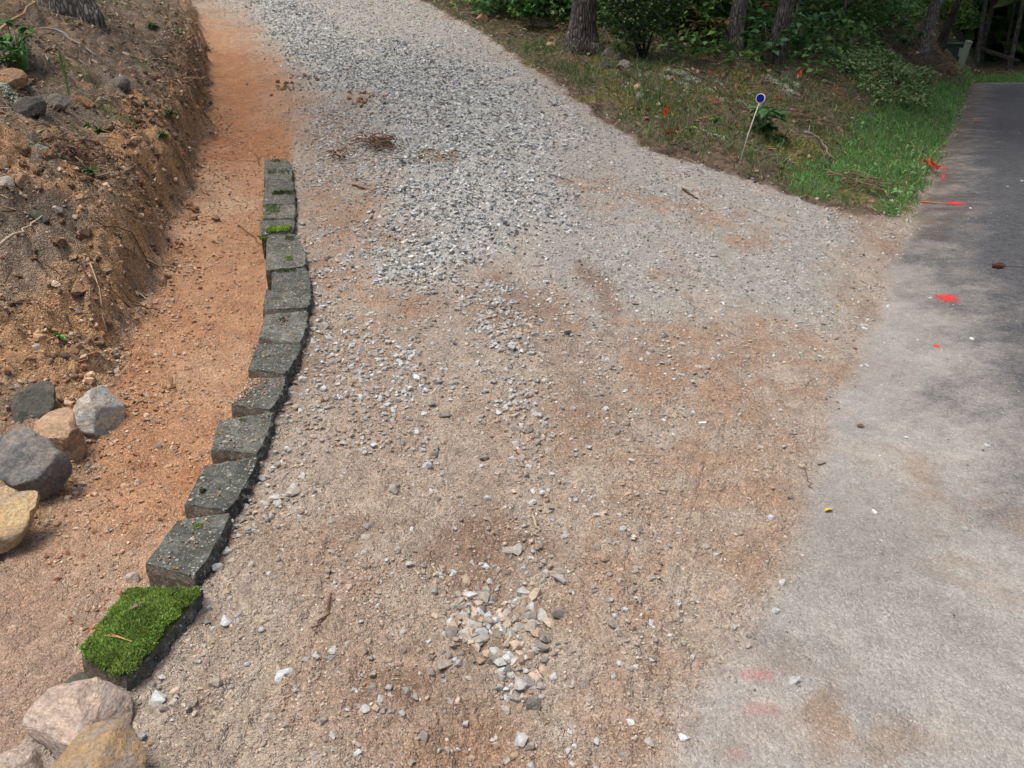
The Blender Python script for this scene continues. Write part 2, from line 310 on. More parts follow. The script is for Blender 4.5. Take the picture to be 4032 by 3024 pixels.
def block_material(name, c1, c2, brown=0):
    m, nt, b = new_mat(name, .93); co = N(nt, 'ShaderNodeNewGeometry').outputs['Position']
    n1 = noise(nt, co, 9, 5, .65); n2 = noise(nt, co, 45, 5, .7); n3 = noise(nt, co, 240, 3, .7)
    c = mixc(nt, mrange(nt, n1, .35, .65, 0, 1), lin(c1), lin(c2))
    c = mulcol(nt, c, mrange(nt, n2, .25, .75, .5, 1.5)); c = mulcol(nt, c, mrange(nt, n3, .3, .7, .45, 1.65))
    spd = 0
    for sc_, lo_, am in ((85, .88, .6), (150, .84, .6), (42, .96, .6)):
        vo = voro(nt, co, sc_); sp = N(nt, 'ShaderNodeSeparateColor'); nt.links.new(vo.outputs['Color'], sp.inputs[0])
        dd = math2(nt, 'ADD', vo.outputs['Distance'], math2(nt, 'MULTIPLY', n3, .35))
        c = mixc(nt, math2(nt, 'MULTIPLY', mrange(nt, sp.outputs[0], lo_, lo_+.03, 0, 1), mrange(nt, dd, .42, .58, am, 0)), c, lin((196, 198, 190)))
        c = mixc(nt, math2(nt, 'MULTIPLY', mrange(nt, sp.outputs[1], lo_+.06, lo_+.08, 0, 1), mrange(nt, dd, .42, .58, .9, 0)), c, lin((22, 23, 21)))
    lc = mrange(nt, noise(nt, co, 16, 7, .8), .54, .64, 0, .6); c = mixc(nt, lc, c, lin((140, 142, 130)))
    gm = mrange(nt, noise(nt, co, 5.5, 6, .7), .56, .72, 0, .5); c = mixc(nt, gm, c, lin((54, 62, 42)))
    nt.links.new(c, b.inputs['Base Color'])
    bump(nt, b, math2(nt, 'ADD', n2, math2(nt, 'MULTIPLY', n3, .5)), .006, .9); return m
def plain(name, c, rough=.6, amp=.15, sc=40, bmp=.001, metallic=0):
    m, nt, b = new_mat(name, rough); co = N(nt, 'ShaderNodeTexCoord').outputs['Object']; n = noise(nt, co, sc, 5, .65)
    rgb = N(nt, 'ShaderNodeRGB'); rgb.outputs[0].default_value = tuple(lin(c))+(1,)
    nt.links.new(mulcol(nt, rgb.outputs[0], mrange(nt, n, .25, .75, 1-amp, 1+amp)), b.inputs['Base Color']); bump(nt, b, n, bmp); b.inputs['Metallic'].default_value = metallic
    return m
def bark_material(name, c1, c2, c3):
    m, nt, b = new_mat(name, .95); co = N(nt, 'ShaderNodeTexCoord').outputs['Object']
    mp = N(nt, 'ShaderNodeMapping'); mp.inputs['Scale'].default_value = (1, 1, .22); nt.links.new(co, mp.inputs[0])
    v = voro(nt, mp.outputs[0], 28, 'DISTANCE_TO_EDGE'); n = noise(nt, mp.outputs[0], 30, 6, .7); n2 = noise(nt, co, 5, 4)
    c = mixc(nt, mrange(nt, n, .35, .65, 0, 1), lin(c1), lin(c2)); c = mixc(nt, mrange(nt, n2, .5, .65, 0, .8), c, lin(c3))
    c = mulcol(nt, c, mrange(nt, v.outputs['Distance'], 0, .18, .3, 1.15)); nt.links.new(c, b.inputs['Base Color'])
    bump(nt, b, math2(nt, 'ADD', mrange(nt, v.outputs['Distance'], 0, .25, 0, 1), n), .02, 1); return m
M_ground = ground_material()
M_stone = attr_material('crushed_stone', .9, 70, .34, .004, speck=.12)
M_litter = attr_material('dry_litter', .85, 40, .2, 0, trans=.15)
M_leaf = attr_material('living_leaf', .5, 30, .2, 0, spec=.35, trans=.3)
M_grass = attr_material('grass_blades', .55, 20, .15, 0, trans=.3)
M_moss = attr_material('moss', .9, 50, .3, 0, trans=.2)
M_lichen = attr_material('lichen', .95, 60, .25, .002)
M_wood = attr_material('dead_wood', .9, 90, .3, .001)
# ------------------------------------------------------------ mesh helpers
def mesh_obj(name, V, Fc, mat, parent=None, col=None, smooth=False, attrs=None):
    me = bpy.data.meshes.new(name); V = np.asarray(V, np.float32); Fc = np.asarray(Fc, np.int32)
    k = Fc.shape[1]; me.vertices.add(len(V)); me.vertices.foreach_set('co', V.ravel())
    me.loops.add(Fc.size); me.loops.foreach_set('vertex_index', Fc.ravel())
    me.polygons.add(len(Fc)); me.polygons.foreach_set('loop_start', np.arange(0, Fc.size, k, dtype=np.int32)); me.polygons.foreach_set('loop_total', np.full(len(Fc), k, np.int32))
    me.polygons.foreach_set('use_smooth', np.full(len(Fc), smooth))
    me.update(calc_edges=True)
    if col is not None:
        a = me.color_attributes.new('Col', 'FLOAT_COLOR', 'POINT'); c4 = np.ones((len(V), 4), np.float32); c4[:, :3] = col; a.data.foreach_set('color', c4.ravel())
    for nm, v in (attrs or {}).items():
        a = me.attributes.new(nm, 'FLOAT', 'POINT'); a.data.foreach_set('value', np.asarray(v, np.float32))
    me.materials.append(mat); o = bpy.data.objects.new(name, me); COL.objects.link(o)
    if parent: o.parent = parent
    return o
def tag(o, label=None, cat=None, group=None, kind=None):
    if label: o['label'] = label
    if cat: o['category'] = cat
    if group: o['group'] = group
    if kind: o['kind'] = kind
    return o
def empty(name, loc, label, cat, group=None, rz=0):
    o = bpy.data.objects.new(name, None); o.empty_display_size = .1; COL.objects.link(o); o.location = loc; o.rotation_euler = (0, 0, rz)
    return tag(o, label, cat, group)
def rotm(ax, ay, az):
    cx, sx, cy, sy, cz, sz = np.cos(ax), np.sin(ax), np.cos(ay), np.sin(ay), np.cos(az), np.sin(az)
    R = np.empty((len(az), 3, 3))
    R[:, 0, 0] = cz*cy; R[:, 0, 1] = cz*sy*sx-sz*cx; R[:, 0, 2] = cz*sy*cx+sz*sx
    R[:, 1, 0] = sz*cy; R[:, 1, 1] = sz*sy*sx+cz*cx; R[:, 1, 2] = sz*sy*cx-cz*sx
    R[:, 2, 0] = -sy; R[:, 2, 1] = cy*sx; R[:, 2, 2] = cy*cx
    return R
def merge(protos, idx, pos, scl, R, col):
    Vs, Fs, Cs = [], [], []; off = 0
    for k, (pv, pf) in enumerate(protos):
        w_ = np.where(idx == k)[0]
        if not len(w_): continue
        v = pv[None]*scl[w_][:, None, :]; v = np.einsum('nij,nkj->nki', R[w_], v)+pos[w_][:, None, :]
        Vs.append(v.reshape(-1, 3)); n = len(pv)
        Fs.append((pf[None]+(np.arange(len(w_))*n)[:, None, None]).reshape(-1, 3)+off); off += n*len(w_)
        c = np.repeat(col[w_][:, None, :], n, 1); Cs.append(c.reshape(-1, 3))
    return np.vstack(Vs), np.vstack(Fs), np.vstack(Cs)
def hull_rock(seed, n=12, flat=1):
    r = np.random.default_rng(seed); bm = bmesh.new()
    for _ in range(n):
        p = r.normal(size=3); p /= np.linalg.norm(p); p = np.sign(p)*np.abs(p)**.75; bm.verts.new(p*r.uniform(.8, 1))
    res = bmesh.ops.convex_hull(bm, input=bm.verts)
    for g in res['geom_interior']+res['geom_unused']:
        if isinstance(g, bmesh.types.BMVert) and g.is_valid: bm.verts.remove(g)
    bmesh.ops.triangulate(bm, faces=bm.faces[:]); bm.verts.index_update()
    V = np.array([v.co[:] for v in bm.verts]); Fc = np.array([[v.index for v in f.verts] for f in bm.faces]); bm.free()
    V -= (V.max(0)+V.min(0))/2; V /= np.abs(V).max(0)
    return V, Fc
ROCKS = [hull_rock(i, 15) for i in range(10)]; CHIPS = [hull_rock(50+i, 9) for i in range(8)]
def strip_proto(pts, wid, bend=0):
    """a blade or leaf: centre line pts (y,z) with half widths"""
    V, Fc = [], []
    for i, ((y, z), w_) in enumerate(zip(pts, wid)):
        V += [(-w_, y, z+bend*w_), (w_, y, z+bend*w_)]
        if i:
            a = 2*i-2; Fc += [(a, a+1, a+3), (a, a+3, a+2)]
    return np.array(V, float), np.array(Fc)
def leaf_proto(fold=.25, droop=.3, w_=.3, pts=5):
    V = []; Fc = []
    for i in range(pts):
        t = i/(pts-1); hw = w_*math.sin(math.pi*min(1, t*.93+.07))**.8*(1-.1*t); z = -droop*t*t+.12*t
        V += [(-hw, t, z+fold*hw), (0, t, z), (hw, t, z+fold*hw)]
        if i:
            a = 3*(i-1); Fc += [(a, a+1, a+4), (a, a+4, a+3), (a+1, a+2, a+5), (a+1, a+5, a+4)]
    return np.array(V, float), np.array(Fc)
LEAF = leaf_proto(); LEAF_FLAT = leaf_proto(.2, .05, .32, 4)
OAKLEAF = (np.array([(0, 0, 0), (-.16, .2, .05), (-.08, .3, .02), (-.3, .5, .12), (-.12, .6, .03), (-.18, .85, .1), (0, 1, .0), (.2, .82, .08), (.1, .62, .02), (.32, .48, .14), (.1, .3, .02), (.18, .18, .06), (0, .5, -.02)], float),
           np.array([(12, i, i+1) for i in range(0, 11)]+[(12, 11, 0)]))
BLADE = [strip_proto([(0, 0), (.06, .4), (.2, .75), (.42, .95)], [.03, .028, .02, .002]), strip_proto([(0, 0), (.02, .5), (.1, .85), (.2, 1.05)], [.025, .022, .015, .002]), strip_proto([(0, 0), (.12, .3), (.35, .5), (.65, .5)], [.03, .028, .02, .002])]
LEAF_S = strip_proto([(0, 0), (.45, .08), (1, -.05)], [.05, .3, .03], .2)
NEEDLE = [strip_proto([(-.5, 0), (0, .04), (.5, 0)], [.02, .02, .008]), strip_proto([(-.5, 0), (0, .12), (.5, .02)], [.02, .02, .008])]
def tube(pts, rad, seg=6, cap=True):
    pts = np.asarray(pts, float); n = len(pts); V = []; rad = np.broadcast_to(rad, (n,))
    for i in range(n):
        d = pts[min(i+1, n-1)]-pts[max(i-1, 0)]; d = d/(np.linalg.norm(d)+1e-9)
        a = np.cross(d, (0, 0, 1) if abs(d[2]) < .9 else (1, 0, 0)); a /= np.linalg.norm(a); b = np.cross(d, a)
        for k in range(seg):
            t = 2*math.pi*k/seg; V.append(pts[i]+rad[i]*(math.cos(t)*a+math.sin(t)*b))
    Fc = []
    for i in range(n-1):
        for k in range(seg):
            a, b = i*seg+k, i*seg+(k+1) % seg; Fc += [(a, b, b+seg), (a, b+seg, a+seg)]
    if cap:
        V += [pts[0], pts[-1]]; m = n*seg
        for k in range(seg): Fc += [(m, (k+1) % seg, k), (m+1, (n-1)*seg+k, (n-1)*seg+(k+1) % seg)]
    return np.array(V), np.array(Fc)
def joinm(parts):
    V, Fc = [], []; o = 0
    for v, f in parts: V.append(v); Fc.append(f+o); o += len(v)
    return np.vstack(V), np.vstack(Fc)
def box(x0, x1, y0, y1, z0, z1):
    V = np.array([(x, y, z) for z in (z0, z1) for y in (y0, y1) for x in (x0, x1)], float)
    Fq = [(0, 2, 3, 1), (4, 5, 7, 6), (0, 1, 5, 4), (2, 6, 7, 3), (0, 4, 6, 2), (1, 3, 7, 5)]
    return V, np.array([t for q in Fq for t in ((q[0], q[1], q[2]), (q[0], q[2], q[3]))])
def bevel(o, w_=.01, seg=2):
    md = o.modifiers.new('bevel', 'BEVEL'); md.width = w_; md.segments = seg; md.limit_method = 'ANGLE'; return o
# ------------------------------------------------------------ ground: one polar sheet split into the named surfaces
def build_ground():
    R = np.geomspace(.75, 150, 790); ang = np.r_[np.linspace(-180, -50, 40)[:-1], np.linspace(-50, -42, 24)[:-1], np.linspace(-42, 42, 440)[:-1], np.linspace(42, 50, 24)[:-1], np.linspace(50, 180, 40)]
    A = np.radians(ang); rr, aa = np.meshgrid(R, A, indexing='ij'); x = (rr*np.sin(aa)).ravel(); y = (rr*np.cos(aa)).ravel()
    z = zones(x, y); zz = H0(x, y)+relief(x, y, z); c = colour(x, y, z)
    g = .55+.45*z['drive']+.5*z['ditch']+.9*z['bank']+.6*z['verge']+.1*z['road']*(1-z['asph'])+.75*z['asph']
    V = np.stack([x, y, zz], 1); nr, na = len(R), len(A)
    i, j = np.meshgrid(np.arange(nr-1), np.arange(na-1), indexing='ij'); a = (i*na+j).ravel()
    Fq = np.stack([a, a+1, a+na+1, a+na], 1)
    cap = None
    # vertex normals of the whole sheet, kept on every piece so the seams do not show
    P = V.reshape(nr, na, 3); du = np.gradient(P, axis=0); dv = np.gradient(P, axis=1); nn = np.cross(dv, du).reshape(-1, 3); nn /= np.linalg.norm(nn, axis=1)[:, None]+1e-12
    nn[nn[:, 2] < 0] *= -1
    fc = Fq[:, 0]
    zid = np.full(len(Fq), 0)
    zid[z['verge'][fc] > .5] = 3; zid[(z['verge'][fc] > .5) & (y[fc] > 14)] = 4
    zid[z['ditch'][fc] > .5] = 2; zid[z['bank'][fc] > .5] = 1; zid[z['road'][fc] > .5] = 5
    names = ['driveway', 'hillside', 'ditch', 'verge', 'forest_floor', 'road']
    for k, nm in enumerate(names):
        f = Fq[zid == k]; used = np.unique(f); remap = np.zeros(len(V), np.int64); remap[used] = np.arange(len(used))
        o = mesh_obj(nm, V[used], remap[f], M_ground, col=c[used], smooth=True, attrs={'grit': g[used]})
        o.data.normals_split_custom_set_from_vertices(nn[used].tolist()); tag(o, kind='structure')
    # ground under the camera's feet
    t = np.linspace(0, 2*math.pi, 33)[:-1]; px, py = .78*np.sin(t), .78*np.cos(t); pz = H(px, py)-.002
    V2 = np.vstack([np.stack([px, py, pz], 1), [(0, 0, float(H(np.array([0.]), np.array([0.]))[0]))]]); F2 = np.array([(k, 32, (k+1) % 32) for k in range(32)])
    tag(mesh_obj('ground', V2, F2, M_ground, col=colour(V2[:, 0], V2[:, 1], zones(V2[:, 0], V2[:, 1])), attrs={'grit': np.ones(33)}), kind='structure')
    return R, A, zz.reshape(nr, na), {q: v.reshape(nr, na) for q, v in z.items()}
GR, GA, GZ, GZONE = build_ground()
def _gi(x, y):
    r_ = np.hypot(x, y); a_ = np.arctan2(x, y); fi = np.clip(np.interp(np.log(np.maximum(r_, .75)), np.log(GR), np.arange(len(GR))), 0, len(GR)-1.001); fj = np.clip(np.interp(a_, GA, np.arange(len(GA))), 0, len(GA)-1.001)
    i, j = fi.astype(int), fj.astype(int); return i, j, fi-i, fj-j
def _gs(T, g):
    i, j, u, v = g; return (T[i, j]*(1-v)+T[i, j+1]*v)*(1-u)+(T[i+1, j]*(1-v)+T[i+1, j+1]*v)*u
def H(x, y):                                             # from here on heights and zones are read off the sheet itself
    x = np.asarray(x, float); y = np.asarray(y, float); return _gs(GZ, _gi(x, y))
def zones(x, y):
    g = _gi(x, y); return {q: _gs(v, g) for q, v in GZONE.items()}
def on(p, k=KD, dz=0):
    """photo point(s) in 2212-wide units -> ground points"""
    r = at(p, H0, k); r[:, 2] = H(r[:, 0], r[:, 1])+dz; return r
# ------------------------------------------------------------ retaining blocks
M_blk = [block_material('block_face_a', (94, 96, 89), (66, 69, 64)), block_material('block_face_b', (102, 103, 95), (74, 77, 71)), block_material('block_face_c', (88, 90, 85), (62, 66, 61))]
M_bside = block_material('block_soil_stained_side', (122, 112, 96), (92, 88, 78))
def grid_face(A, B, C, D, n, m):
    """bilinear patch A->B along u, A->D along v"""
    u = np.linspace(0, 1, n)[:, None, None]; v = np.linspace(0, 1, m)[None, :, None]
    A, B, C, D = map(np.asarray, (A, B, C, D))
    return (A*(1-u)*(1-v)+B*u*(1-v)+C*u*v+D*(1-u)*v)
BLK_LAB = ['farthest block of the row, dark with a mossy back edge', 'second farthest block, speckled with dark green moss tufts', 'third farthest block, plain grey between two mossy ones', 'fourth farthest block with a dark green moss band along its back', 'fifth farthest block with pale green moss on its left half', 'block jutting left with a bright yellow green moss strip along its front',
 'dark block just in front of the bright moss strip on the jutting block', 'block with one small round moss spot, eighth from the far end', 'block with grass shreds lying over its back edge, ninth from the far end', 'smooth grey block whose pale front face shows, tenth from the far end', 'clean dark block, third behind the twig covered one, eleventh from the far end', 'block with a moss filled pit near its back edge', 'block half covered by clay at its left corner', 'block with a grey twig and a small orange stone on it', 'large dark pitted block, second behind the moss covered one', 'large grey speckled block right behind the moss covered one', 'nearest block, its whole top under a thick green moss cushion']
block_objs = []; block_tops = []
for bi, q in enumerate(blk_w):
    q = q.copy(); r = np.random.default_rng(100+bi)
    ctr = q.mean(0); q = ctr+(q-ctr)*np.array([1.0, 1.0, 1.0])
    zt = float(Hbase(ctr[0], ctr[1]))+.055
    slope = (q[3:4, 2]+q[2:3, 2]-q[0, 2]-q[1, 2]).item()/2
    if bi: kk = .8 if bi < 16 else .35; q[2] = q[2]*(1-kk)+blk_w[bi-1][1]*kk+np.array([.006, -.006, 0])
    T = [np.array([p[0], p[1], zt+(.5*slope*(1 if i > 1 else -1))+r.uniform(-.002, .002)]) for i, p in enumerate(q)]
    L1, R1, R2, L2 = T
    # chamfered plan: the right (street) side is a rough split face in two facets
    e = .22; d = R2-R1; out = np.array([d[1], -d[0], 0]); out = out/np.linalg.norm(out)
    if bi < 7: bulge = .006
    else: bulge = .012
    mA = R1*.78+R2*.22+out*bulge; mB = R1*.25+R2*.75+out*bulge
    ring = [L1]+[L1*(1-t)+R1*t for t in (.2, .4, .6, .8)]+[R1]+[R1+(mA-R1)*t for t in (.5, 1)]+[mA+(mB-mA)*t for t in (.25, .5, .75, 1)]+[mB+(R2-mB)*t for t in (.5, 1)]+[R2*(1-t)+L2*t for t in (.2, .4, .6, .8)]+[L2]+[L2*(1-t)+L1*t for t in (.2, .4, .6, .8)]
    ring = np.array(ring); n = len(ring); cen = ring.mean(0)
    # refine ring
    ring = np.array([ring[i]*(1-t)+ring[(i+1) % n]*t for i in range(n) for t in (0, .5)]); n = len(ring)
    V = []; lv = [0, .25, .55, .8, .93, .985]           # rings from centre outwards on the top
    for s_ in lv[1:]:
        for p in ring: V.append(cen+(p-cen)*s_)
    k0 = len(lv)-1
    for h_ in (-.006, -.03, -.06, -.09, -.12, -.16):
        for i, p in enumerate(ring):
            rough = .006*r.normal() if 10 <= i <= 28 else .0015*r.normal()
            dirv = (p-cen); dirv[2] = 0; dirv /= np.linalg.norm(dirv)
            V.append(p+dirv*(rough+(.004 if h_ < -.02 else 0))+np.array([0, 0, h_]))
    V.append(cen); V = np.array(V); rings = k0+6; c_i = len(V)-1
    V[:k0*n, 2] += .003*fbm(V[:k0*n, 0], V[:k0*n, 1], 22, 3, bi)
    Fc = [(c_i, i, (i+1) % n) for i in range(n)]
    for k in range(rings-1):
        for i in range(n):
            a, b = k*n+i, k*n+(i+1) % n; Fc += [(a, a+n, b+n), (a, b+n, b)]
    Fc = np.array(Fc); org = np.array([cen[0], cen[1], zt-.16])
    o = mesh_obj('retaining_block', V-org, Fc, M_blk[bi % 3], smooth=False); o.location = org; o.data.materials.append(M_bside)
    fi = np.arange(len(Fc)); col_i = ((fi-n)//2) % n; row_i = (fi-n)//(2*n); o.data.polygons.foreach_set('material_index', (((col_i < 10) | (col_i >= 38)) & (row_i >= k0) & (fi >= n)).astype(np.int32))
    tag(o, 'grey mossy concrete wall block: '+BLK_LAB[bi], 'wall block', 'concrete blocks edging the driveway')
    o['label'] = BLK_LAB[bi]
    block_objs.append(o); block_tops.append((L1, R1, R2, L2, org))
def quadpts(T, u, v):
    L1, R1, R2, L2 = T[:4]; u = np.asarray(u)[:, None]; v = np.asarray(v)[:, None]
    return L1*(1-u)*(1-v)+R1*u*(1-v)+R2*u*v+L2*(1-u)*v
MOSSP = [strip_proto([(0, 0), (.1, .5), (.35, .9)], [.12, .12, .02]), strip_proto([(0, 0), (.25, .35), (.6, .45)], [.13, .11, .02])]
def moss_on(bi, u0, u1, v0, v1, n, size, cols, lift=.0, soft=.25, base=True):
    T = block_tops[bi]; r = np.random.default_rng(bi+5)
    u = r.uniform(u0, u1, n); v = r.uniform(v0, v1, n)
    a = (u-(u0+u1)/2)/((u1-u0)/2); b = (v-(v0+v1)/2)/((v1-v0)/2)
    keep = np.maximum(np.maximum(np.abs(a), np.abs(b)), (np.abs(a)+np.abs(b))/1.84 if lift > .015 else 0)+soft*perlin(u*7, v*7, bi+2) < 1-soft*.4; u, v, a, b = u[keep], v[keep], a[keep], b[keep]
    p = quadpts(T, u, v); dome = lift*(1-np.clip(np.maximum(np.abs(a), np.abs(b)), 0, 1)**4)
    p[:, 2] += dome+.003+(.006*perlin(u*5, v*6, 3)+.003*perlin(u*14, v*16, 4) if lift > .015 else 0)
    k = len(p); ci = r.integers(0, len(cols), k); col = np.array([lin(c) for c in cols])[ci]*r.uniform(.7, 1.3, (k, 1))
    col *= (1+.35*perlin(p[:, 0]*14, p[:, 1]*14, 8))[:, None]
    s_ = np.ones((k, 3))*size*r.uniform(.7, 1.4, (k, 1))
    V, Fc, C = merge(MOSSP, r.integers(0, 2, k), p, s_, rotm(r.normal(0, .35, k), r.normal(0, .35, k), r.uniform(0, 6.28, k)), col)
    if lift > .01 and base:
        m = 16; uu, vv = np.meshgrid(np.linspace(u0+.01, u1-.01, m), np.linspace(v0+.01, v1-.01, m)); uu = uu.ravel(); vv = vv.ravel()
        aa = np.abs((uu-(u0+u1)/2)/((u1-u0)/2)); bb = np.abs((vv-(v0+v1)/2)/((v1-v0)/2)); g = quadpts(T, uu, vv); g[:, 2] += lift*(1-np.maximum(aa, bb)**4)
        idx = np.arange(m*m).reshape(m, m); q = np.stack([idx[:-1, :-1], idx[:-1, 1:], idx[1:, 1:], idx[1:, :-1]], -1).reshape(-1, 4); q = q[((aa+bb)[q] < 1.72).all(1)]; tf = np.vstack([q[:, :3], q[:, [0, 2, 3]]])
        Fc = np.vstack([Fc, tf+len(V)]); V = np.vstack([V, g]); C = np.vstack([C, np.tile(lin((48, 62, 24)), (m*m, 1))])
    o = mesh_obj('moss_patch', V-T[4], Fc, M_moss, block_objs[bi], C); o['kind'] = 'stuff'; return o
G1 = [(118, 152, 62), (98, 132, 52), (138, 168, 80), (80, 110, 44), (110, 142, 70), (132, 134, 78)]; G2 = [(70, 92, 36), (56, 78, 32)]; G3 = [(150, 170, 74), (122, 146, 60)]
moss_on(16, -.04, 1.07, -.04, 1.0, 36000, .0095, G1, .026, .10); moss_on(16, .9, 1.06, .0, .9, 2500, .009, G1, -.006, .5, False)
moss_on(5, .15, 1.0, .02, .38, 2500, .012, G3, .012, .3)
moss_on(5, -.12, .3, -.25, .05, 900, .012, G2+G1, -.02, .5, False)
moss_on(4, .02, .6, .2, .95, 1500, .009, [(112, 132, 66), (92, 114, 54)], .003, .6)
moss_on(3, .25, 1.0, .72, .98, 900, .012, G2+[(90, 110, 30)], .006, .4)
moss_on(1, .1, .5, .3, .95, 500, .009, G2, .002, .7); moss_on(1, .5, .95, .35, .95, 500, .009, G2, .002, .7)
moss_on(0, .3, .7, .6, .98, 300, .009, G2, .002, .5); moss_on(6, .6, .95, .55, .95, 350, .009, G2, .002, .7)
moss_on(7, .48, .72, .4, .62, 350, .009, G1, .004, .5); moss_on(8, .1, .75, .85, 1.0, 400, .010, G2, .002, .6)
moss_on(11-1, .3, .62, .62, .82, 220, .008, [(46, 56, 30)], -.002, .6); moss_on(14, .2, .32, .24, .36, 160, .007, [(24, 30, 20)], .0, .5)
moss_on(13, .42, .56, .78, .9, 160, .007, G1, .001, .6); moss_on(15, .45, .62, .72, .86, 260, .007, G1, .001, .7); moss_on(11, .5, 1.0, .1, .9, 500, .005, [(44, 62, 34)], .0, .8)
# ------------------------------------------------------------ boulders: outline of the photographed rock on its own sloping plane, with real thickness
def ico(sub):
    bm = bmesh.new(); bmesh.ops.create_icosphere(bm, subdivisions=sub, radius=1); bm.verts.index_update()
    V = np.array([v.co[:] for v in bm.verts]); Fc = np.array([[v.index for v in f.verts] for f in bm.faces]); bm.free(); return V, Fc
ICO5 = ico(5); ICO4 = ico(4); ICO3 = ico(3)
def boulder(name, outline, mat, label, cat, k=KD, lift=.05, thick=.5, tilt=.5, seed=0, res=ICO5, group=None, p=3.2, crack=.02, cuts=9):
    r = np.random.default_rng(seed+900); outline = np.asarray(outline, float); c0 = outline.mean(0)
    ground = at([c0], H0, k, lift)[0]; ground[2] = float(H(ground[:1], ground[1:2])[0]); cen = ground+np.array([0, 0, lift])
    cam_p = np.array([0, 0, CAMH]); tc = cam_p-cen; tc /= np.linalg.norm(tc); nrm = tilt*tc+(1-tilt)*np.array([0, 0, 1]); nrm /= np.linalg.norm(nrm)
    d = rays(outline*k); t = ((cen-cam_p)@nrm)/(d@nrm); W = (cam_p+d*t[:, None]-cen)*(1.12 if res is ICO5 and (c0[1] < 1300 or c0[1] > 1600) else 1.07 if res is ICO5 else 1.0)
    ax = np.cross((0, 1, 0), nrm); ax /= np.linalg.norm(ax); ay = np.cross(nrm, ax)
    u, v = W@ax, W@ay; th = np.arctan2(v, u); rad = np.hypot(u, v); o_ = np.argsort(th); th = th[o_]; rad = rad[o_]
    th = np.r_[th-2*math.pi, th, th+2*math.pi]; rad = np.r_[rad, rad, rad]
    V, Fc = res; ph = np.arctan2(V[:, 1], V[:, 0]); R_ = np.interp(ph, th, rad); ca = np.hypot(V[:, 0], V[:, 1]); sa = np.abs(V[:, 2])
    # superellipse profile: flat-topped with rounded shoulders
    f = (ca**p+sa**p)**(-1/p); size = np.median(rad); T = size*thick
    X = np.stack([R_*ca*f*np.cos(ph), R_*ca*f*np.sin(ph), T*V[:, 2]*f], 1)
    for c in range(cuts):                                    # broken flat facets on the upper side
        n = r.normal(size=3); n[2] = abs(n[2])+.75; n /= np.linalg.norm(n); lim = np.quantile(X@n, r.uniform(.74, .9)); ex = np.maximum(X@n-lim, 0); X -= ex[:, None]*n*.97
    q = X/size
    nz = .05*fbm(q[:, 0]*1.3+q[:, 2], q[:, 1]*1.3-q[:, 2]*.7, 1.6, 4, seed)
    led = np.abs(((q@np.array([.25, .5, .9]))*5+.8*fbm(q[:, 0], q[:, 1], 1.2, 3, seed+4)) % 1-.5)   # bedding ledges
    fine = .012*fbm(q[:, 0]*1+q[:, 2]*2, q[:, 1], 9, 3, seed+8)
    dsp = nz+fine-crack*np.clip(1-led*6, 0, 1)
    nn = X/np.linalg.norm(X, axis=1)[:, None]; X = X+nn*(dsp*size)[:, None]
    Wd = X[:, :1]*ax+X[:, 1:2]*ay+X[:, 2:3]*nrm+cen-ground
    o = mesh_obj(name, Wd, Fc, mat, smooth=True); o.location = ground
    if res is ICO3: o.data.polygons.foreach_set('use_smooth', np.zeros(len(o.data.polygons), bool))
    tag(o, label, cat, group); return o
R_grey = rock_material('rock_grey_tan', (180, 168, 150), (150, 156, 158), (190, 172, 146), 3.2, .8, (220, 226, 230), 3)
R_tan = rock_material('rock_tan', (176, 148, 118), (150, 128, 108), (192, 164, 130), 5, .4, (226, 222, 214), 2, dark=(110, 94, 84))
R_slate = rock_material('rock_slate', (104, 108, 108), (142, 132, 120), (92, 97, 98), 4, .15, dark=(92, 98, 92))
R_dark = rock_material('rock_dark', (96, 94, 84), (70, 74, 70), (112, 106, 94), 6, .3)
R_yel = rock_material('rock_yellow', (194, 172, 130), (166, 150, 126), (200, 164, 116), 6, .0, bands=3)
R_pink = rock_material('rock_pink', (184, 166, 150), (160, 150, 142), (190, 166, 146), 5, .35, (150, 150, 150), 4)
R_och = rock_material('rock_ochre', (158, 138, 110), (146, 138, 128), (182, 146, 92), 8, .3, (226, 222, 212), 2, dark=(112, 104, 94))
R_brn = rock_material('rock_brown', (170, 132, 98), (140, 118, 98), (186, 150, 112), 12)
R_sm = rock_material('rock_small_grey', (130, 124, 114), (108, 106, 100), (152, 144, 130), 14)
R_cl = rock_material('clod_orange', (176, 138, 104), (156, 118, 86), (190, 154, 120), 22)
B = boulder
B('boulder', [(135, 870), (150, 850), (200, 828), (235, 850), (262, 900), (262, 925), (235, 920), (215, 940), (185, 935), (165, 900)], R_grey, 'grey and tan boulder with white streaks, rightmost of the heap at the left', 'boulder', lift=.06, thick=.75, seed=1)
B('boulder', [(22, 880), (40, 850), (75, 825), (108, 832), (112, 860), (95, 895), (60, 908), (30, 905)], R_dark, 'dark charcoal boulder at the back of the heap', 'boulder', lift=.05, thick=.8, seed=2)
B('boulder', [(68, 930), (90, 895), (125, 872), (150, 885), (160, 925), (182, 960), (188, 1005), (160, 1012), (130, 985), (100, 955)], R_tan, 'tan boulder leaning between the grey and the slate ones', 'boulder', lift=.10, thick=.6, seed=3, tilt=.7)
B('boulder', [(2, 980), (12, 940), (50, 925), (80, 950), (120, 975), (146, 1015), (125, 1050), (100, 1088), (70, 1075), (40, 1050), (10, 1035)], R_slate, 'big smooth slate coloured boulder at the front of the heap', 'boulder', lift=.12, thick=.6, seed=4, crack=.004, cuts=5, p=2.5, tilt=.75)
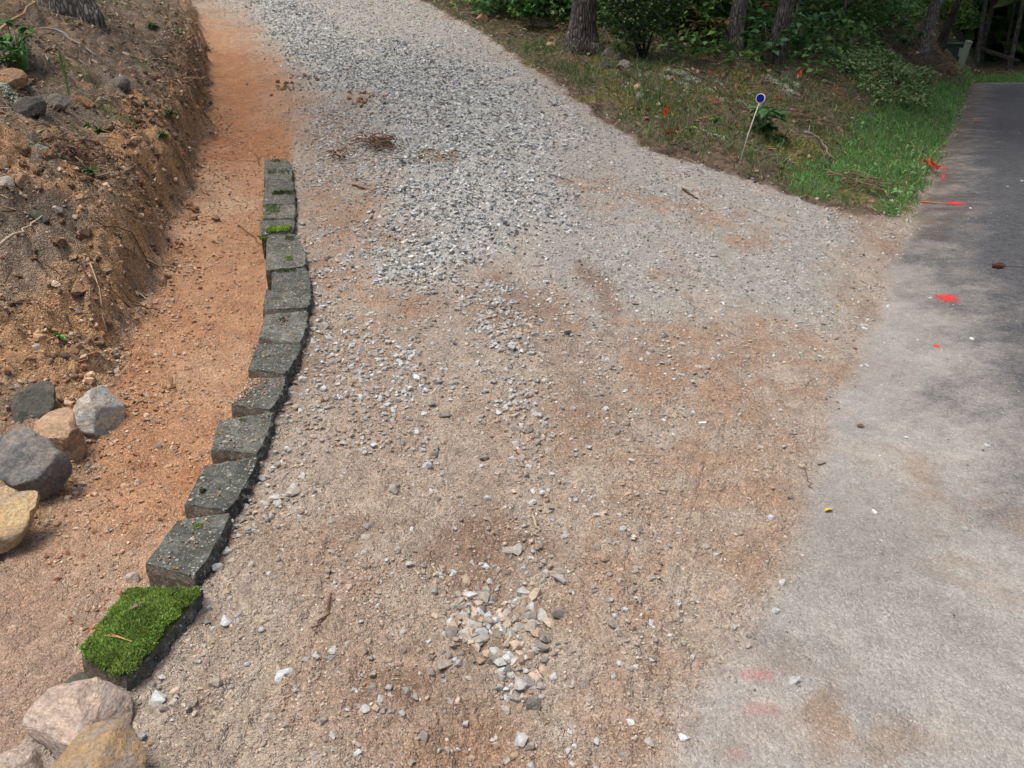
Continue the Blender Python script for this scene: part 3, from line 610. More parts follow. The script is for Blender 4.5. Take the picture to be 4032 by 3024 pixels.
B('boulder', [(-60, 1060), (0, 1052), (35, 1068), (74, 1066), (62, 1110), (52, 1145), (20, 1175), (-20, 1195), (-80, 1180)], R_yel, 'yellow flaggy slab at the left edge of the picture', 'boulder', lift=.10, thick=.24, seed=5, crack=.03, p=5, tilt=.5, cuts=3)
B('boulder', [(40, 1560), (70, 1515), (140, 1480), (205, 1465), (270, 1472), (290, 1500), (280, 1560), (230, 1610), (150, 1640), (80, 1600)], R_pink, 'big pale pink boulder touching the moss covered block', 'boulder', lift=.06, thick=.5, seed=6, tilt=.4)
B('boulder', [(85, 1665), (140, 1600), (200, 1565), (262, 1562), (295, 1600), (302, 1660), (270, 1740), (160, 1760), (90, 1720)], R_och, 'ochre and grey boulder at the bottom edge in front of the pink one', 'boulder', lift=.09, thick=.6, seed=7, tilt=.4)
B('boulder', [(-60, 1625), (10, 1600), (50, 1605), (80, 1640), (75, 1700), (0, 1730), (-60, 1700)], R_pink, 'pale boulder cut by the bottom left corner', 'boulder', lift=.03, thick=.6, seed=8)
B('rock', [(140, 1478), (165, 1455), (195, 1450), (212, 1462), (200, 1480), (160, 1488)], R_dark, 'dark rock wedged behind the pink boulder', 'rock', lift=.03, thick=.7, seed=9, res=ICO4)
B('rock', [(-20, 940), (0, 915), (20, 925), (24, 950), (8, 985), (-15, 990)], R_sm, 'weathered grey rock at the left edge beside the slate boulder', 'rock', lift=.03, thick=.8, seed=10, res=ICO4)
B('rock', [(-60, 1300), (-10, 1260), (60, 1235), (50, 1262), (0, 1300), (-40, 1320)], R_sm, 'long grey rock nearly buried at the left edge', 'rock', lift=-.012, thick=.4, seed=11, res=ICO4)
B('rock', [(2, 770), (30, 752), (62, 762), (52, 782), (25, 792), (8, 786)], R_brn, 'flat tan stone lying above the boulder heap', 'rock', lift=.0, thick=.35, seed=12, res=ICO4)
small = [([(38, 600-0), (60, 588), (72, 600), (60, 612), (42, 610)], R_sm, 'grey'), ]
SR = [((-15, 150, 60, 190), R_brn, 'pale tan slab at the left edge below the tree'), ((20, 215, 105, 250), R_dark, 'dark olive rock under the tan slab'), ((100, 205, 150, 235), R_sm, 'grey flat stone in the litter right of the olive rock'), ((158, 208, 206, 230), R_brn, 'small tan stone in the litter above the lichen'), ((228, 168, 282, 192), R_sm, 'flat olive grey stone higher on the bank'),
      ((-12, 328, 16, 366), R_brn, 'squared tan stone at the left edge of the bank'), ((-10, 382, 34, 408), R_grey, 'white stone with moss at its foot, left edge'), ((34, 378, 66, 406), R_brn, 'rounded tan stone right of the white one'), ((78, 345, 102, 366), R_sm, 'small grey stone above the rounded tan one'), ((60, 455, 110, 482), R_dark, 'dark grey stone half way down the bank'),
      ((162, 415, 192, 438), R_brn, 'pale buff stone in the middle of the bank'), ((112, 445, 135, 460), R_grey, 'light oval stone left of the buff one'), ((150, 625, 180, 640), R_brn, 'long buff pebble low on the bank'), ((140, 745, 170, 768), R_brn, 'reddish pebble by the small green seedling'), ((130, 760, 150, 775), R_sm, 'upright grey pebble by the small green seedling'),
      ((70, 742, 90, 758), R_grey, 'round pale grey stone above the heap'), ((240, 785, 256, 798), R_pink, 'pinkish stone right of the boulder heap'), ((335, 958, 350, 974), R_sm, 'grey stone beside the boulder heap edge'), ((288, 1036, 304, 1050), R_grey, 'pale stone alone in the clay by the heap'), ((422, 1290, 456, 1312), R_pink, 'pinkish stone lying against the moss covered block'),
      ((270, 1235, 302, 1262), R_pink, 'rose stone at the foot of the second block'), ((235, 1340, 258, 1362), R_brn, 'tan stone left of the moss covered block'), ((568, 465, 600, 476), R_pink, 'flat stone leaning on the jutting block'), ((495, 925, 512, 935), R_brn, 'orange pebble on top of a block'), ((1408, 1525, 1432, 1552), R_pink, 'pink stone on the right half of the drive near the bottom'),
      ((1028, 32, 1055, 46), R_brn, 'orange stone beyond the drive edge at the top'), ((1178, 92, 1200, 104), R_yel, 'yellow green stone left of the big pine'), ((1365, 185, 1395, 197), R_yel, 'mustard stone at the drive edge below the rock pile'), ((1372, 196, 1400, 212), R_sm, 'grey stone under the mustard one'),
      ((1295, 105, 1332, 124), R_sm, 'pale squared stone on top of the pile beside the pine'), ((1323, 115, 1352, 135), R_dark, 'tilted stone on the right of the pile beside the pine'), ((1295, 134, 1325, 151), R_dark, 'low dark stone at the front of the pile beside the pine'), ((1332, 130, 1362, 154), R_sm, 'leaning slab stone, rightmost of the pile beside the pine'),
      ((1086, 1438, 1110, 1460), R_slate, 'blue grey squared stone below the stone pile on the drive'), ((1136, 1496, 1164, 1542), R_sm, 'long oval stone at the foot of the stone pile'), ((1083, 1568-60, 1103, 1538), R_grey, 'pale grey squared stone standing by the tread print')]
for i, ((a, b_, c, d), m_, lab) in enumerate(SR):
    r = np.random.default_rng(i); cx, cy, rx, ry = (a+c)/2, (b_+d)/2, (c-a)/2, (d-b_)/2
    k_ = 9; th = np.sort(np.linspace(0, 2*math.pi, k_, endpoint=False)+r.uniform(-.25, .25, k_)); se = (np.abs(np.cos(th))**3+np.abs(np.sin(th))**3)**(-1/3)
    out = [(cx+rx*q*math.cos(t)*r.uniform(.88, 1.05), cy+ry*q*math.sin(t)*r.uniform(.88, 1.05)) for t, q in zip(th, se)]
    P0 = on([(cx, cy)])[0]; size = rx*KD/F*np.linalg.norm(P0)
    o = boulder('stone', out, m_, lab, 'stone', lift=size*.3 if i not in (23,) else .075, thick=.7, tilt=.6, seed=30+i, res=ICO3, p=3, crack=.03, cuts=5)
# ------------------------------------------------------------ loose stones and gravel
GREY = [(182, 185, 182), (166, 169, 166), (192, 194, 190), (150, 152, 149), (174, 178, 177), (200, 201, 198), (130, 132, 130)]
DUSTY = [(156, 152, 144), (142, 137, 130), (164, 163, 158), (130, 124, 116), (170, 171, 168), (152, 144, 133), (180, 183, 182)]
TAN = [(172, 154, 134), (160, 142, 123), (180, 164, 146), (148, 128, 109), (158, 148, 136)]
CLAY = [(174, 136, 102), (158, 116, 84), (184, 152, 120), (150, 110, 84), (196, 172, 146)]
def pick(r, n, pal, jit=.18):
    P = np.array([lin(c) for c in pal]); return P[r.integers(0, len(P), n)]*r.uniform(1-jit, 1+jit, (n, 1))
def sample(n, y0, y1, spread=.74, xoff=0, r=rng):
    """uniform over a wedge of ground in front of the viewpoint"""
    y = np.sqrt(r.uniform(y0**2, y1**2, n)); x = r.uniform(-spread, spread, n)*y+xoff; return x, y
def wedge_area(y0, y1, spread=.74): return spread*(y1**2-y0**2)
def stones(name, x, y, size, pal_col, label, sink=.25, protos=ROCKS, flat=(.45, .8), mat=None, r=rng):
    n = len(x); s_ = np.stack([size*r.uniform(.75, 1.3, n), size*r.uniform(.65, 1.0, n), size*r.uniform(*flat, n)], 1)/2
    z = H(x, y)+s_[:, 2]*(1-2*sink)
    R = rotm(r.normal(0, .35, n), r.normal(0, .35, n), r.uniform(0, 6.28, n))
    V, Fc, C = merge(protos, r.integers(0, len(protos), n), np.stack([x, y, z], 1), s_, R, pal_col)
    o = mesh_obj(name, V, Fc, mat or M_stone, col=C); tag(o, label, name.replace('_', ' '), kind='stuff'); return o
P_hot = [poly(q) for q in [[(975, 1225), (1010, 1240), (1080, 1300), (1150, 1290), (1180, 1340), (1180, 1480), (1140, 1500), (1080, 1460), (1040, 1400), (970, 1390), (1000, 1310)], [(1085, 840), (1140, 830), (1165, 900), (1160, 1000), (1105, 1010), (1095, 920)], [(1005, 690), (1080, 640), (1160, 690), (1170, 770), (1120, 800), (1040, 750)],
    [(700, 740), (800, 700), (920, 740), (930, 860), (900, 990), (800, 990), (750, 1000), (680, 860)], [(760, 490), (930, 480), (960, 620), (840, 640)], [(640, 230), (860, 230), (880, 400), (680, 400)], [(1080, 1000), (1150, 1000), (1170, 1130), (1190, 1330), (1120, 1300), (1090, 1120)], [(632, 850), (720, 830), (660, 1000), (620, 1120), (520, 1180), (575, 1020)], [(640, 640), (700, 560), (720, 700), (650, 800)], [(1060, 770), (1140, 770), (1140, 860), (1090, 860)], [(860, 1380), (960, 1370), (1000, 1480), (900, 1500)], [(940, 600), (1080, 600), (1150, 700), (1050, 700)], [(1380, 1310), (1440, 1300), (1450, 1370), (1390, 1380)]]]
HOTW = [.95, .95, .85, .65, .8, .6, .5, .8, .5, .55, .4, .8, .3]
def hot(x, y):
    h = np.zeros(len(x))
    for P, w_ in zip(P_hot, HOTW): h = np.maximum(h, w_*mask(P, x, y, .10, .13, 5, 77))
    return h
def dens_pick(n, y0, y1, fn, r):
    x, y = sample(n, y0, y1, r=r); z = zones(x, y); d = fn(x, y, z); k = r.uniform(0, 1, n) < d; return x[k], y[k], {q: v[k] for q, v in z.items()}
def blockfree(x, y):
    ok = np.ones(len(x), bool)
    for q in blk_w: ok &= pdist(q[:, :2], x, y) < .005
    return ok
# dense coarse gravel of the windrow
r = np.random.default_rng(11)
x, y, z = dens_pick(420000, 3.2, 21, lambda x, y, z: np.clip(z['gravel']**1.2*(1.0+.3*fbm(x, y, 3, 2, 5)), 0, 1)*np.interp(y, [3, 8, 13, 21], [1, .9, .5, .25]), r)
n = len(x); sz = r.uniform(.014, .034, n)*np.interp(y, [3, 8, 13, 21], [1, 1.05, 1.3, 1.7]); big = r.uniform(0, 1, n) < .03; sz[big] *= 1.5
stones('gravel', x, y, sz, pick(r, n, GREY+GREY+[(170, 160, 146)]), 'dense grey crushed gravel spread in a band down the drive', .15, CHIPS, r=r)
# compacted fine gravel
x, y, z = dens_pick(230000, 2.6, 20, lambda x, y, z: np.clip((z['fine']*.6+.25*z['drive']*sstep(3, 5, y))*(1-z['gravel'])*(1+.8*fbm(x, y, 2.2, 3, 6)), 0, 1)*np.interp(y, [2, 7, 12, 20], [1, .9, .6, .35]), r)
n = len(x); sz = (.008+.018*r.beta(1.3, 2.6, n))*np.interp(y, [3, 8, 13, 21], [1, 1.1, 1.5, 2.])
stones('fine_gravel', x, y, sz, pick(r, n, GREY+[(170, 160, 146), (150, 140, 124)]), 'fine grey gravel pressed into the right side of the drive', .35, CHIPS, r=r)
# grit in the dirt of the drive near the viewpoint
x, y, z = dens_pick(200000, .95, 4.2, lambda x, y, z: z['drive']*np.clip(.20+.3*fbm(x, y, 3, 3, 7), .02, 1)*np.interp(y, [1, 3, 4.2], [1, .8, .4]), r)
k = blockfree(x, y); x, y = x[k], y[k]; n = len(x); sz = .0055+.009*r.beta(1.2, 5, n)
stones('dirt_grit', x, y, sz, pick(r, n, TAN+TAN+[(160, 130, 108), (190, 184, 174)]), 'small brown grit strewn over the near part of the drive', .3, CHIPS, r=r)
# medium stones in the dirt
x, y, z = dens_pick(150000, .95, 9.5, lambda x, y, z: z['drive']*(1-z['gravel'])*np.clip((.16+.2*np.maximum(fbm(x, y, 2.4, 3, 8), -.6))*np.where(x > .25*y, .5, 1.25)+.75*hot(x, y), 0, 1)*(1-.3*z['fine']), r)
k = blockfree(x, y); x, y = x[k], y[k]; n = len(x); hh = hot(x, y); sz = (.008+.024*r.beta(1.2, 3.0, n))*(1+.35*hh)
o_ = r.uniform(0, 1, n) < .6; o_ |= (r.uniform(0, 1, n) < .6*sstep(2.6, 3.6, y)); cc = np.where(o_[:, None], np.where((y > 3)[:, None], pick(r, n, GREY[:5]+DUSTY), pick(r, n, DUSTY)), pick(r, n, TAN)); stones('driveway_pebbles', x, y, sz, cc, 'pebbles and crushed stone lying in the brown dirt of the drive', .22, ROCKS, r=r)
# clay crumbs in the dug strip
x, y, z = dens_pick(170000, 1.1, 9, lambda x, y, z: (z['ditch']+z['bank']*sstep(4.2, 2.8, y))*np.clip(.36+.4*fbm(x, y, 3, 3, 9), .04, 1)*np.interp(y, [1, 4, 9], [1, .6, .2]), r)
k = blockfree(x, y); x, y, zd = x[k], y[k], z['ditch'][k]; n = len(x); near_b = sstep(.5, .0, x-xf(y)); sz = (.007+.016*r.beta(1.1, 4, n))*np.interp(y, [1, 9], [1, 1.5])*(1+.5*near_b)
stones('clay_crumbs', x, y, sz, pick(r, n, CLAY+CLAY+TAN), 'orange clay crumbs and grit strewn along the dug strip', .25, ROCKS, r=r)
# rubble on the bank
x, y, z = dens_pick(110000, 1.2, 12, lambda x, y, z: z['bank']*np.clip(.22+.5*fbm(x, y, 2.4, 3, 10), .03, 1)*np.interp(y, [1, 5, 12], [.9, .5, .2]), r)
n = len(x); sz = (.01+.035*r.beta(1.0, 4, n))*np.interp(y, [1, 9], [1, 1.3]); stones('bank_rubble', x, y, sz, pick(r, n, CLAY+TAN+TAN+[(130, 124, 116), (104, 98, 88)]), 'small rubble and clods covering the cut bank', .25, ROCKS, r=r)
x, y, z = dens_pick(260000, 3.0, 12, lambda x, y, z: z['bank']*np.exp(-((xf(y)-.2-x)/.2)**2)*np.clip(.5+.6*fbm(x, y, 3.2, 3, 15), 0, 1)*.55, r)
n = len(x); stones('crest_clods', x, y, .012+.055*r.beta(1, 3.2, n), pick(r, n, CLAY+[(120, 98, 78), (104, 88, 72), (132, 110, 88)]*2), 'crumbling clods of soil along the edge of the cut bank', .3, ROCKS, flat=(.6, 1), r=r)
# specks on the road apron
x, y, z = dens_pick(90000, 1.0, 14, lambda x, y, z: z['road']*np.clip(.16+.2*fbm(x, y, 2, 3, 13), .01, 1)*(1-.75*z['asph']), r)
n = len(x); sz = .004+.013*r.beta(1, 5, n); stones('road_grit', x, y, sz, pick(r, n, GREY+TAN+[(200, 198, 192), (90, 80, 70), (104, 92, 80)]), 'scattered grit and chips on the dusty edge of the road', .2, CHIPS, r=r)
x, y, z = dens_pick(60000, 3.5, 20, lambda x, y, z: z['verge']*sstep(.55, .0, pdist(P_verge, x, y))*.35, r)
n = len(x); stones('edge_gravel', x, y, r.uniform(.012, .035, n), pick(r, n, GREY+TAN+[(100, 92, 84)]*3), 'gravel thrown over the dark litter along the drive edge', .2, CHIPS, r=r)
# the largest loose stones, one object each
proto_mesh = {}
def stone_mesh(k, ci, pal):
    key = (k, pal[ci])
    if key not in proto_mesh:
        pv, pf = ROCKS[k]; V = np.asarray(pv); 
        o = mesh_obj('loose_stone', V, pf, M_stone, col=np.tile(lin(pal[ci]), (len(V), 1))); proto_mesh[key] = o.data; bpy.data.objects.remove(o)
    return proto_mesh[key]
TONE = {id(GREY): ['light grey', 'mid grey', 'whitish', 'dull grey', 'grey', 'white', 'dark grey']}
def loose(n, fn, y0, y1, s0, s1, pal, label, group, seed, name='loose_stone'):
    r = np.random.default_rng(seed); x, y, z = dens_pick(60000, y0, y1, fn, r); k = blockfree(x, y); x, y = x[k][:n], y[k][:n]
    zz = H(x, y)
    for i in range(len(x)):
        s_ = r.uniform(s0, s1)*r.uniform(.8, 1.2); o = bpy.data.objects.new(name, stone_mesh(int(r.integers(0, 10)), int(r.integers(0, len(pal))), pal)); COL.objects.link(o)
        h = s_*r.uniform(.2, .34); o.scale = (s_*.55, s_*r.uniform(.35, .5), h); o.location = (x[i], y[i], zz[i]+h*.3); o.rotation_euler = (r.normal(0, .2), r.normal(0, .2), r.uniform(0, 6.28)); tag(o, label, 'stone', group)
loose(105, lambda x, y, z: z['drive']*(1-z['gravel'])*.02*np.where(x > .2*y, .4, 1.3), 1.0, 5.5, .024, .05, DUSTY, 'pale grey crushed stone lying loose in the brown dirt of the drive', 'loose grey stones on the drive', 201)
loose(95, lambda x, y, z: z['drive']*mask(P_hot[0], x, y, .04, .05, 6)*.6, 1.0, 2.6, .022, .046, TAN[:3]+DUSTY, 'tan or grey stone in the pile at the bottom middle of the drive', 'stones of the pile at the bottom of the drive', 202)
loose(45, lambda x, y, z: z['drive']*np.maximum(mask(P_hot[1], x, y, .04, .05, 6), mask(P_hot[2], x, y, .04, .05, 6))*.6, 2.0, 5, .022, .042, TAN[:3]+DUSTY[:5], 'brownish stone in the small heaps along the middle of the drive', 'stones of the small heaps on the drive', 203)
loose(40, lambda x, y, z: z['drive']*sstep(.14, .0, x-xt(y)-.17)*.5, 1.1, 5.5, .024, .046, DUSTY+TAN[:2], 'grey stone lying along the foot of the wall blocks', 'stones along the foot of the blocks', 204)
loose(16, lambda x, y, z: z['road']*.02*(1-.6*z['asph']), 1.5, 9, .018, .034, GREY[:6], 'pale chip lying loose on the dusty road edge', 'loose chips on the road edge', 205)
# ------------------------------------------------------------ litter, needles, moss, lichen, grass
def litter(name, protos, x, y, size, col, mat, label, tilt=.35, up=.004, r=rng, thin=1.0):
    n = len(x); z = H(x, y)+up; s_ = np.repeat(size[:, None], 3, 1)*np.array([thin, 1, 1])
    V, Fc, C = merge(protos, r.integers(0, len(protos), n), np.stack([x, y, z], 1), s_, rotm(r.normal(0, tilt, n), r.normal(0, tilt, n), r.uniform(0, 6.28, n)), col)
    o = mesh_obj(name, V, Fc, mat, col=C); tag(o, label, name.replace('_', ' '), kind='stuff'); return o
BROWN = [(120, 96, 76), (98, 78, 62), (146, 120, 94), (84, 66, 52), (164, 140, 112), (110, 92, 80)]
r = np.random.default_rng(31)
x, y, z = dens_pick(120000, 3.0, 16, lambda x, y, z: z['bank']*np.clip(.55+.5*fbm(x, y, 1.6, 3, 71), .02, 1)*sstep(3.6, 4.6, y)*np.interp(y, [3, 6, 16], [1, .8, .3])*sstep(-.02, .16, xf(y)-x), r)
litter('pine_needles', NEEDLE, x, y, r.uniform(.05, .13, len(x))*np.interp(y, [4, 12], [1, 1.5]), pick(r, len(x), BROWN+[(172, 156, 134), (190, 172, 148), (66, 56, 48)], .3), M_litter, 'brown pine needles and dry roots matted over the bank', .3, .008, r)
x, y, z = dens_pick(70000, 3.2, 16, lambda x, y, z: z['bank']*np.clip(.25+.5*fbm(x, y, 1.9, 3, 72), .0, 1)*sstep(4.0, 5, y), r)
litter('leaf_litter', [LEAF_S, OAKLEAF], x, y, r.uniform(.025, .07, len(x)), pick(r, len(x), BROWN+[(170, 150, 124), (188, 176, 156), (64, 54, 46)]), M_litter, 'dead brown leaves scattered over the bank', .4, .008, r)
x, y, z = dens_pick(30000, 3.6, 14, lambda x, y, z: z['bank']*np.clip(-.1+1.0*fbm(x, y, 1.3, 3, 73), .0, 1)*sstep(4.2, 5, y), r)
litter('green_weeds', BLADE+[LEAF], x, y, r.uniform(.03, .08, len(x)), pick(r, len(x), [(70, 98, 50), (88, 118, 60), (56, 82, 44)]), M_leaf, 'small green weeds sprouting through the litter on the bank', .5, 0, r)
x, y, z = dens_pick(160000, 3.4, 13, lambda x, y, z: z['bank']*np.exp(-((xf(y)-.3-x)/.22)**2)*np.clip(.4+.8*fbm(x, y, 2.2, 3, 78), 0, 1)*.5, r)
litter('matted_roots', NEEDLE, x, y, r.uniform(.06, .2, len(x)), pick(r, len(x), [(86, 72, 60), (70, 60, 50), (120, 100, 80), (104, 90, 76)]), M_litter, 'dark matted rootlets overhanging the edge of the cut', .6, .015, r)
vd = lambda x, y: pdist(P_verge, x, y)
x, y, z = dens_pick(190000, 4.0, 24, lambda x, y, z: z['verge']*(1-.9*z['grass'])*.85*np.interp(y, [4, 9, 14, 24], [1, .9, .5, .25]), r)
litter('verge_needles', NEEDLE, x, y, r.uniform(.06, .16, len(x))*np.interp(y, [5, 12, 24], [1, 1.4, 2.2]), pick(r, len(x), BROWN), M_litter, 'brown pine needles covering the slope between drive and road', .3, .008, r)
x, y, z = dens_pick(90000, 4.0, 30, lambda x, y, z: z['verge']*(1-z['grass'])*.6*sstep(.1, .6, vd(x, y))*np.interp(y, [4, 9, 13, 16, 30], [.8, .8, .6, .3, .2]), r)
litter('forest_leaves', [LEAF_S, LEAF_S, OAKLEAF], x, y, r.uniform(.04, .1, len(x))*np.interp(y, [5, 30], [.8, 1.8]), pick(r, len(x), BROWN+[(176, 158, 132), (140, 98, 70)]), M_litter, 'dead leaves lying on the forest floor and the slope', .4, .008, r)
def verge_moss(seed, sc, th): return lambda x, y, z: z['verge']*(1-z['grass'])*sstep(th, th+.3, fbm(x, y, sc, 4, seed))*sstep(.3, .9, vd(x, y))
x, y, z = dens_pick(90000, 6.0, 16, verge_moss(70, 1.1, .12), r)
litter('ground_moss', MOSSP, x, y, r.uniform(.03, .06, len(x)), pick(r, len(x), [(124, 122, 48), (104, 108, 42), (140, 130, 60), (92, 96, 40)]), M_moss, 'yellow green moss spreading over the slope', .4, 0, r)
# scrubby weeds at the drive edge of the slope
x, y, z = dens_pick(90000, 4.5, 13, lambda x, y, z: z['verge']*(1-z['grass'])*np.clip(.6+.8*fbm(x, y, 1.4, 3, 74), 0, 1)*sstep(3.8, .8, vd(x, y))*sstep(.02, .2, vd(x, y)), r)
litter('slope_weeds', BLADE, x, y, r.uniform(.07, .17, len(x)), pick(r, len(x), [(84, 114, 60), (104, 130, 72), (126, 132, 90), (70, 100, 52)]), M_leaf, 'thin green weeds and grass along the foot of the slope', .5, 0, r, 1.0)
# rich grass of the verge by the asphalt
x, y, z = dens_pick(330000, 5.5, 27, lambda x, y, z: z['grass']*np.interp(y, [5, 10, 16, 27], [1, .9, .7, .5]), r)
n = len(x); cg = pick(r, n, [(100, 154, 78), (82, 136, 66), (118, 170, 88), (70, 118, 58), (134, 178, 100), (146, 156, 104)])*(1+.3*fbm(x, y, 1.5, 3, 75))[:, None]
litter('verge_grass', BLADE, x, y, r.uniform(.05, .115, n)*np.interp(y, [6, 26], [1, 1.7]), cg, M_grass, 'lush green grass filling the ditch beside the asphalt', .5, -.005, r, 1.3)
x, y, z = dens_pick(90000, 5.5, 18, lambda x, y, z: z['grass']*.12, r); n = len(x)
litter('clover', [LEAF], x, y, r.uniform(.03, .06, n), pick(r, n, [(80, 136, 66), (64, 118, 58), (110, 158, 90)]), M_leaf, 'small broad leaves growing among the verge grass', .5, .05, r)
# lichen cushions
LCH = [hull_rock(80+i, 14) for i in range(4)]
def lichen(pts, rad, group, label, k=KD):
    for (u, v), ra in zip(pts, rad):
        p = on([(u, v)])[0]; r = np.random.default_rng(int(u*7+v)); n = int(330*(ra/.1))
        th = r.uniform(0, 6.28, n); q = r.uniform(0, 1, n)**.6*(1+.35*np.sin(th*3+u)); x = p[0]+ra*q*np.cos(th); y = p[1]+ra*1.2*q*np.sin(th); z = H(x, y)+.018*np.clip(1-q, 0, 1)+.003
        s_ = np.ones((n, 3))*r.uniform(.005, .012, (n, 1)); V, Fc, C = merge(LCH, r.integers(0, 4, n), np.stack([x, y, z], 1), s_, rotm(r.normal(0, .6, n), r.normal(0, .6, n), r.uniform(0, 6, n)), pick(r, n, [(150, 156, 138), (130, 138, 120), (166, 170, 152), (108, 116, 98)]))
        o = mesh_obj('lichen_clump', V-p, Fc, M_lichen, col=C); o.location = p; tag(o, label, 'lichen', group)
lichen([(30, 220), (60, 228), (85, 235)], [.07, .08, .06], 'reindeer lichen on the left bank', 'pale grey green lichen cushion in the litter of the left bank')
lichen([(105, 330)], [.07], None, 'round pale lichen cushion by a clay patch on the left bank')
lichen([(400, 62)], [.1], None, 'pale lichen cushion near the crest at the top of the left bank')
lichen([(1440, 168), (1475, 160), (1500, 172), (1690, 185), (1705, 200), (1715, 185), (1700, 172), (1530, 195), (1560, 215), (1600, 220), (1420, 195), (1620, 205), (1360, 187), (1385, 165), (1480, 185), (1550, 180), (1600, 290), (1520, 285), (1550, 300), (1445, 155), (1660, 168), (1675, 178)], [.1, .12, .1, .12, .12, .1, .08, .07, .08, .07, .05, .06, .08, .1, .1, .08, .06, .06, .07, .1, .1, .1], 'lichen cushions on the slope right of the drive', 'pale grey green lichen cushion on the mossy slope right of the drive')
# ------------------------------------------------------------ sticks and roots
def stick(name, pts, rad, label, cat, col=(150, 124, 98), group=None, lift=.01, wob=.01, k=KD, seed=0, branch=None):
    r = np.random.default_rng(seed); W = on(pts, k, lift); fine = [W[0]]
    for a, b in zip(W[:-1], W[1:]):
        for t in (.34, .67, 1): fine.append(a+(b-a)*t+(r.normal(0, wob, 3) if t < 1 else 0))
    W = np.array(fine); W[:, 2] = np.maximum(W[:, 2], H(W[:, 0], W[:, 1])+rad*.5); tub = [tube(W, np.linspace(rad, rad*.5, len(W)), 6)]
    for (i, dx, dy, dz) in (branch or []): tub.append(tube([W[i], W[i]+np.array([dx, dy, dz])*.5, W[i]+np.array([dx, dy, dz])], [rad*.6, rad*.5, rad*.2], 5))
    V, Fc = joinm(tub); o = mesh_obj(name, V-W[0], Fc, M_wood, col=np.tile(lin(col), (len(V), 1)), smooth=True); o.location = W[0]; tag(o, label, cat, group); return o
stick('stick', [(215, 765), (190, 780), (170, 800)], .006, 'thin orange brown stick lying slanted below the green seedling', 'stick', (166, 120, 84))
stick('stick', [(500, 908), (520, 914), (538, 920)], .005, 'short grey twig lying across a wall block', 'stick', (140, 138, 128), lift=.085, branch=[(1, -.03, .03, .01)])
stick('stick', [(0, 545-0), (35, 525), (70, 500), (95, 478)], .008, 'pale bare branch at the left edge of the bank', 'stick', (170, 156, 134), lift=.04)
stick('stick', [(82, 62), (120, 72), (170, 98), (215, 125)], .012, 'long grey white branch lying on the bank below the tree', 'stick', (158, 156, 150), lift=.03)
stick('stick', [(0, 105), (40, 80), (85, 45), (80, 10)], .012, 'curved tan branch at the top left corner', 'stick', (160, 132, 96), lift=.1)
stick('stick', [(200, 55), (260, 70), (330, 85), (390, 120), (405, 150)], .009, 'long tan root creeping across the upper bank', 'root', (160, 138, 108), lift=.02, wob=.02)
stick('stick', [(375, 335), (400, 365), (428, 382)], .006, 'thin stick leaning down the cut bank to the clay', 'stick', (150, 126, 98), lift=.03)
stick('root', [(402, 188), (430, 180), (448, 176)], .014, 'thick broken root stub sticking out of the bank edge', 'root', (168, 138, 104), lift=.06)
stick('stick', [(515, 490), (540, 508), (565, 528)], .004, 'dark thin twig curving towards the jutting block', 'stick', (92, 62, 48))
stick('stick', [(560, 360), (556, 345), (552, 335)], .005, 'small forked twig left of the farthest block', 'stick', (110, 80, 62), lift=.02, branch=[(2, .05, .05, .03), (1, -.3, .0, .0)])
stick('stick', [(372, 828), (374, 842), (370, 855)], .009, 'little broken stub standing in the clay strip', 'stick', (128, 92, 66), lift=.03)
stick('stick', [(716, 1290), (708, 1330), (694, 1362), (688, 1378)], .004, 'thin dark stick lying on the near left of the drive', 'stick', (104, 78, 64))
stick('stick', [(1150, 1118), (1158, 1140), (1164, 1160)], .006, 'pale stick above the stone pile on the drive', 'stick', (168, 152, 132), lift=.01)
stick('stick', [(1475, 412), (1490, 420), (1508, 430)], .012, 'dark stick on the right side of the drive', 'stick', (92, 78, 66))
stick('stick', [(760, 402), (790, 408), (815, 418), (832, 424)], .010, 'forked grey branch on the gravel near the blocks', 'stick', (142, 122, 102), branch=[(4, .12, .03, .02), (6, -.1, -.12, 0), (3, -.12, .1, .02)])
stick('stick', [(1735, 290), (1765, 305), (1785, 325), (1800, 345)], .011, 'grey branch lying on the mossy slope behind the marker', 'stick', (150, 142, 132), lift=.03, branch=[(1, .05, .14, .08), (3, -.1, .12, .06)])
stick('stick', [(1335, 150), (1360, 168), (1390, 185), (1420, 205)], .012, 'dark branch running down the slope from the rock pile', 'stick', (80, 68, 58), lift=.03)
stick('stick', [(1450, 150), (1520, 175), (1560, 205), (1620, 215), (1700, 225)], .011, 'long dark branch lying across the slope behind the flags', 'stick', (86, 74, 62), lift=.03, wob=.03)
stick('stick', [(1515, 170), (1550, 195), (1580, 215)], .010, 'short dark branch beside the long one on the slope', 'stick', (92, 80, 66), lift=.02)
stick('stick', [(1735, 1010), (1745, 1040), (1755, 1055)], .003, 'thin curved twig on the dusty apron', 'stick', (112, 96, 84), lift=.003)
stick('stick', [(1990, 437), (2020, 440), (2050, 442)], .007, 'tan twig on the asphalt beside the red paint', 'stick', (168, 130, 98), lift=.006)
stick('stick', [(1265, 900-0), (1270, 902)], .003, 'tiny twig fragment on the drive', 'stick', (120, 96, 76))
stick('stick', [(1185, 385), (1215, 390), (1240, 396)], .006, 'thin twig on the gravel in mid drive', 'stick', (120, 104, 88))
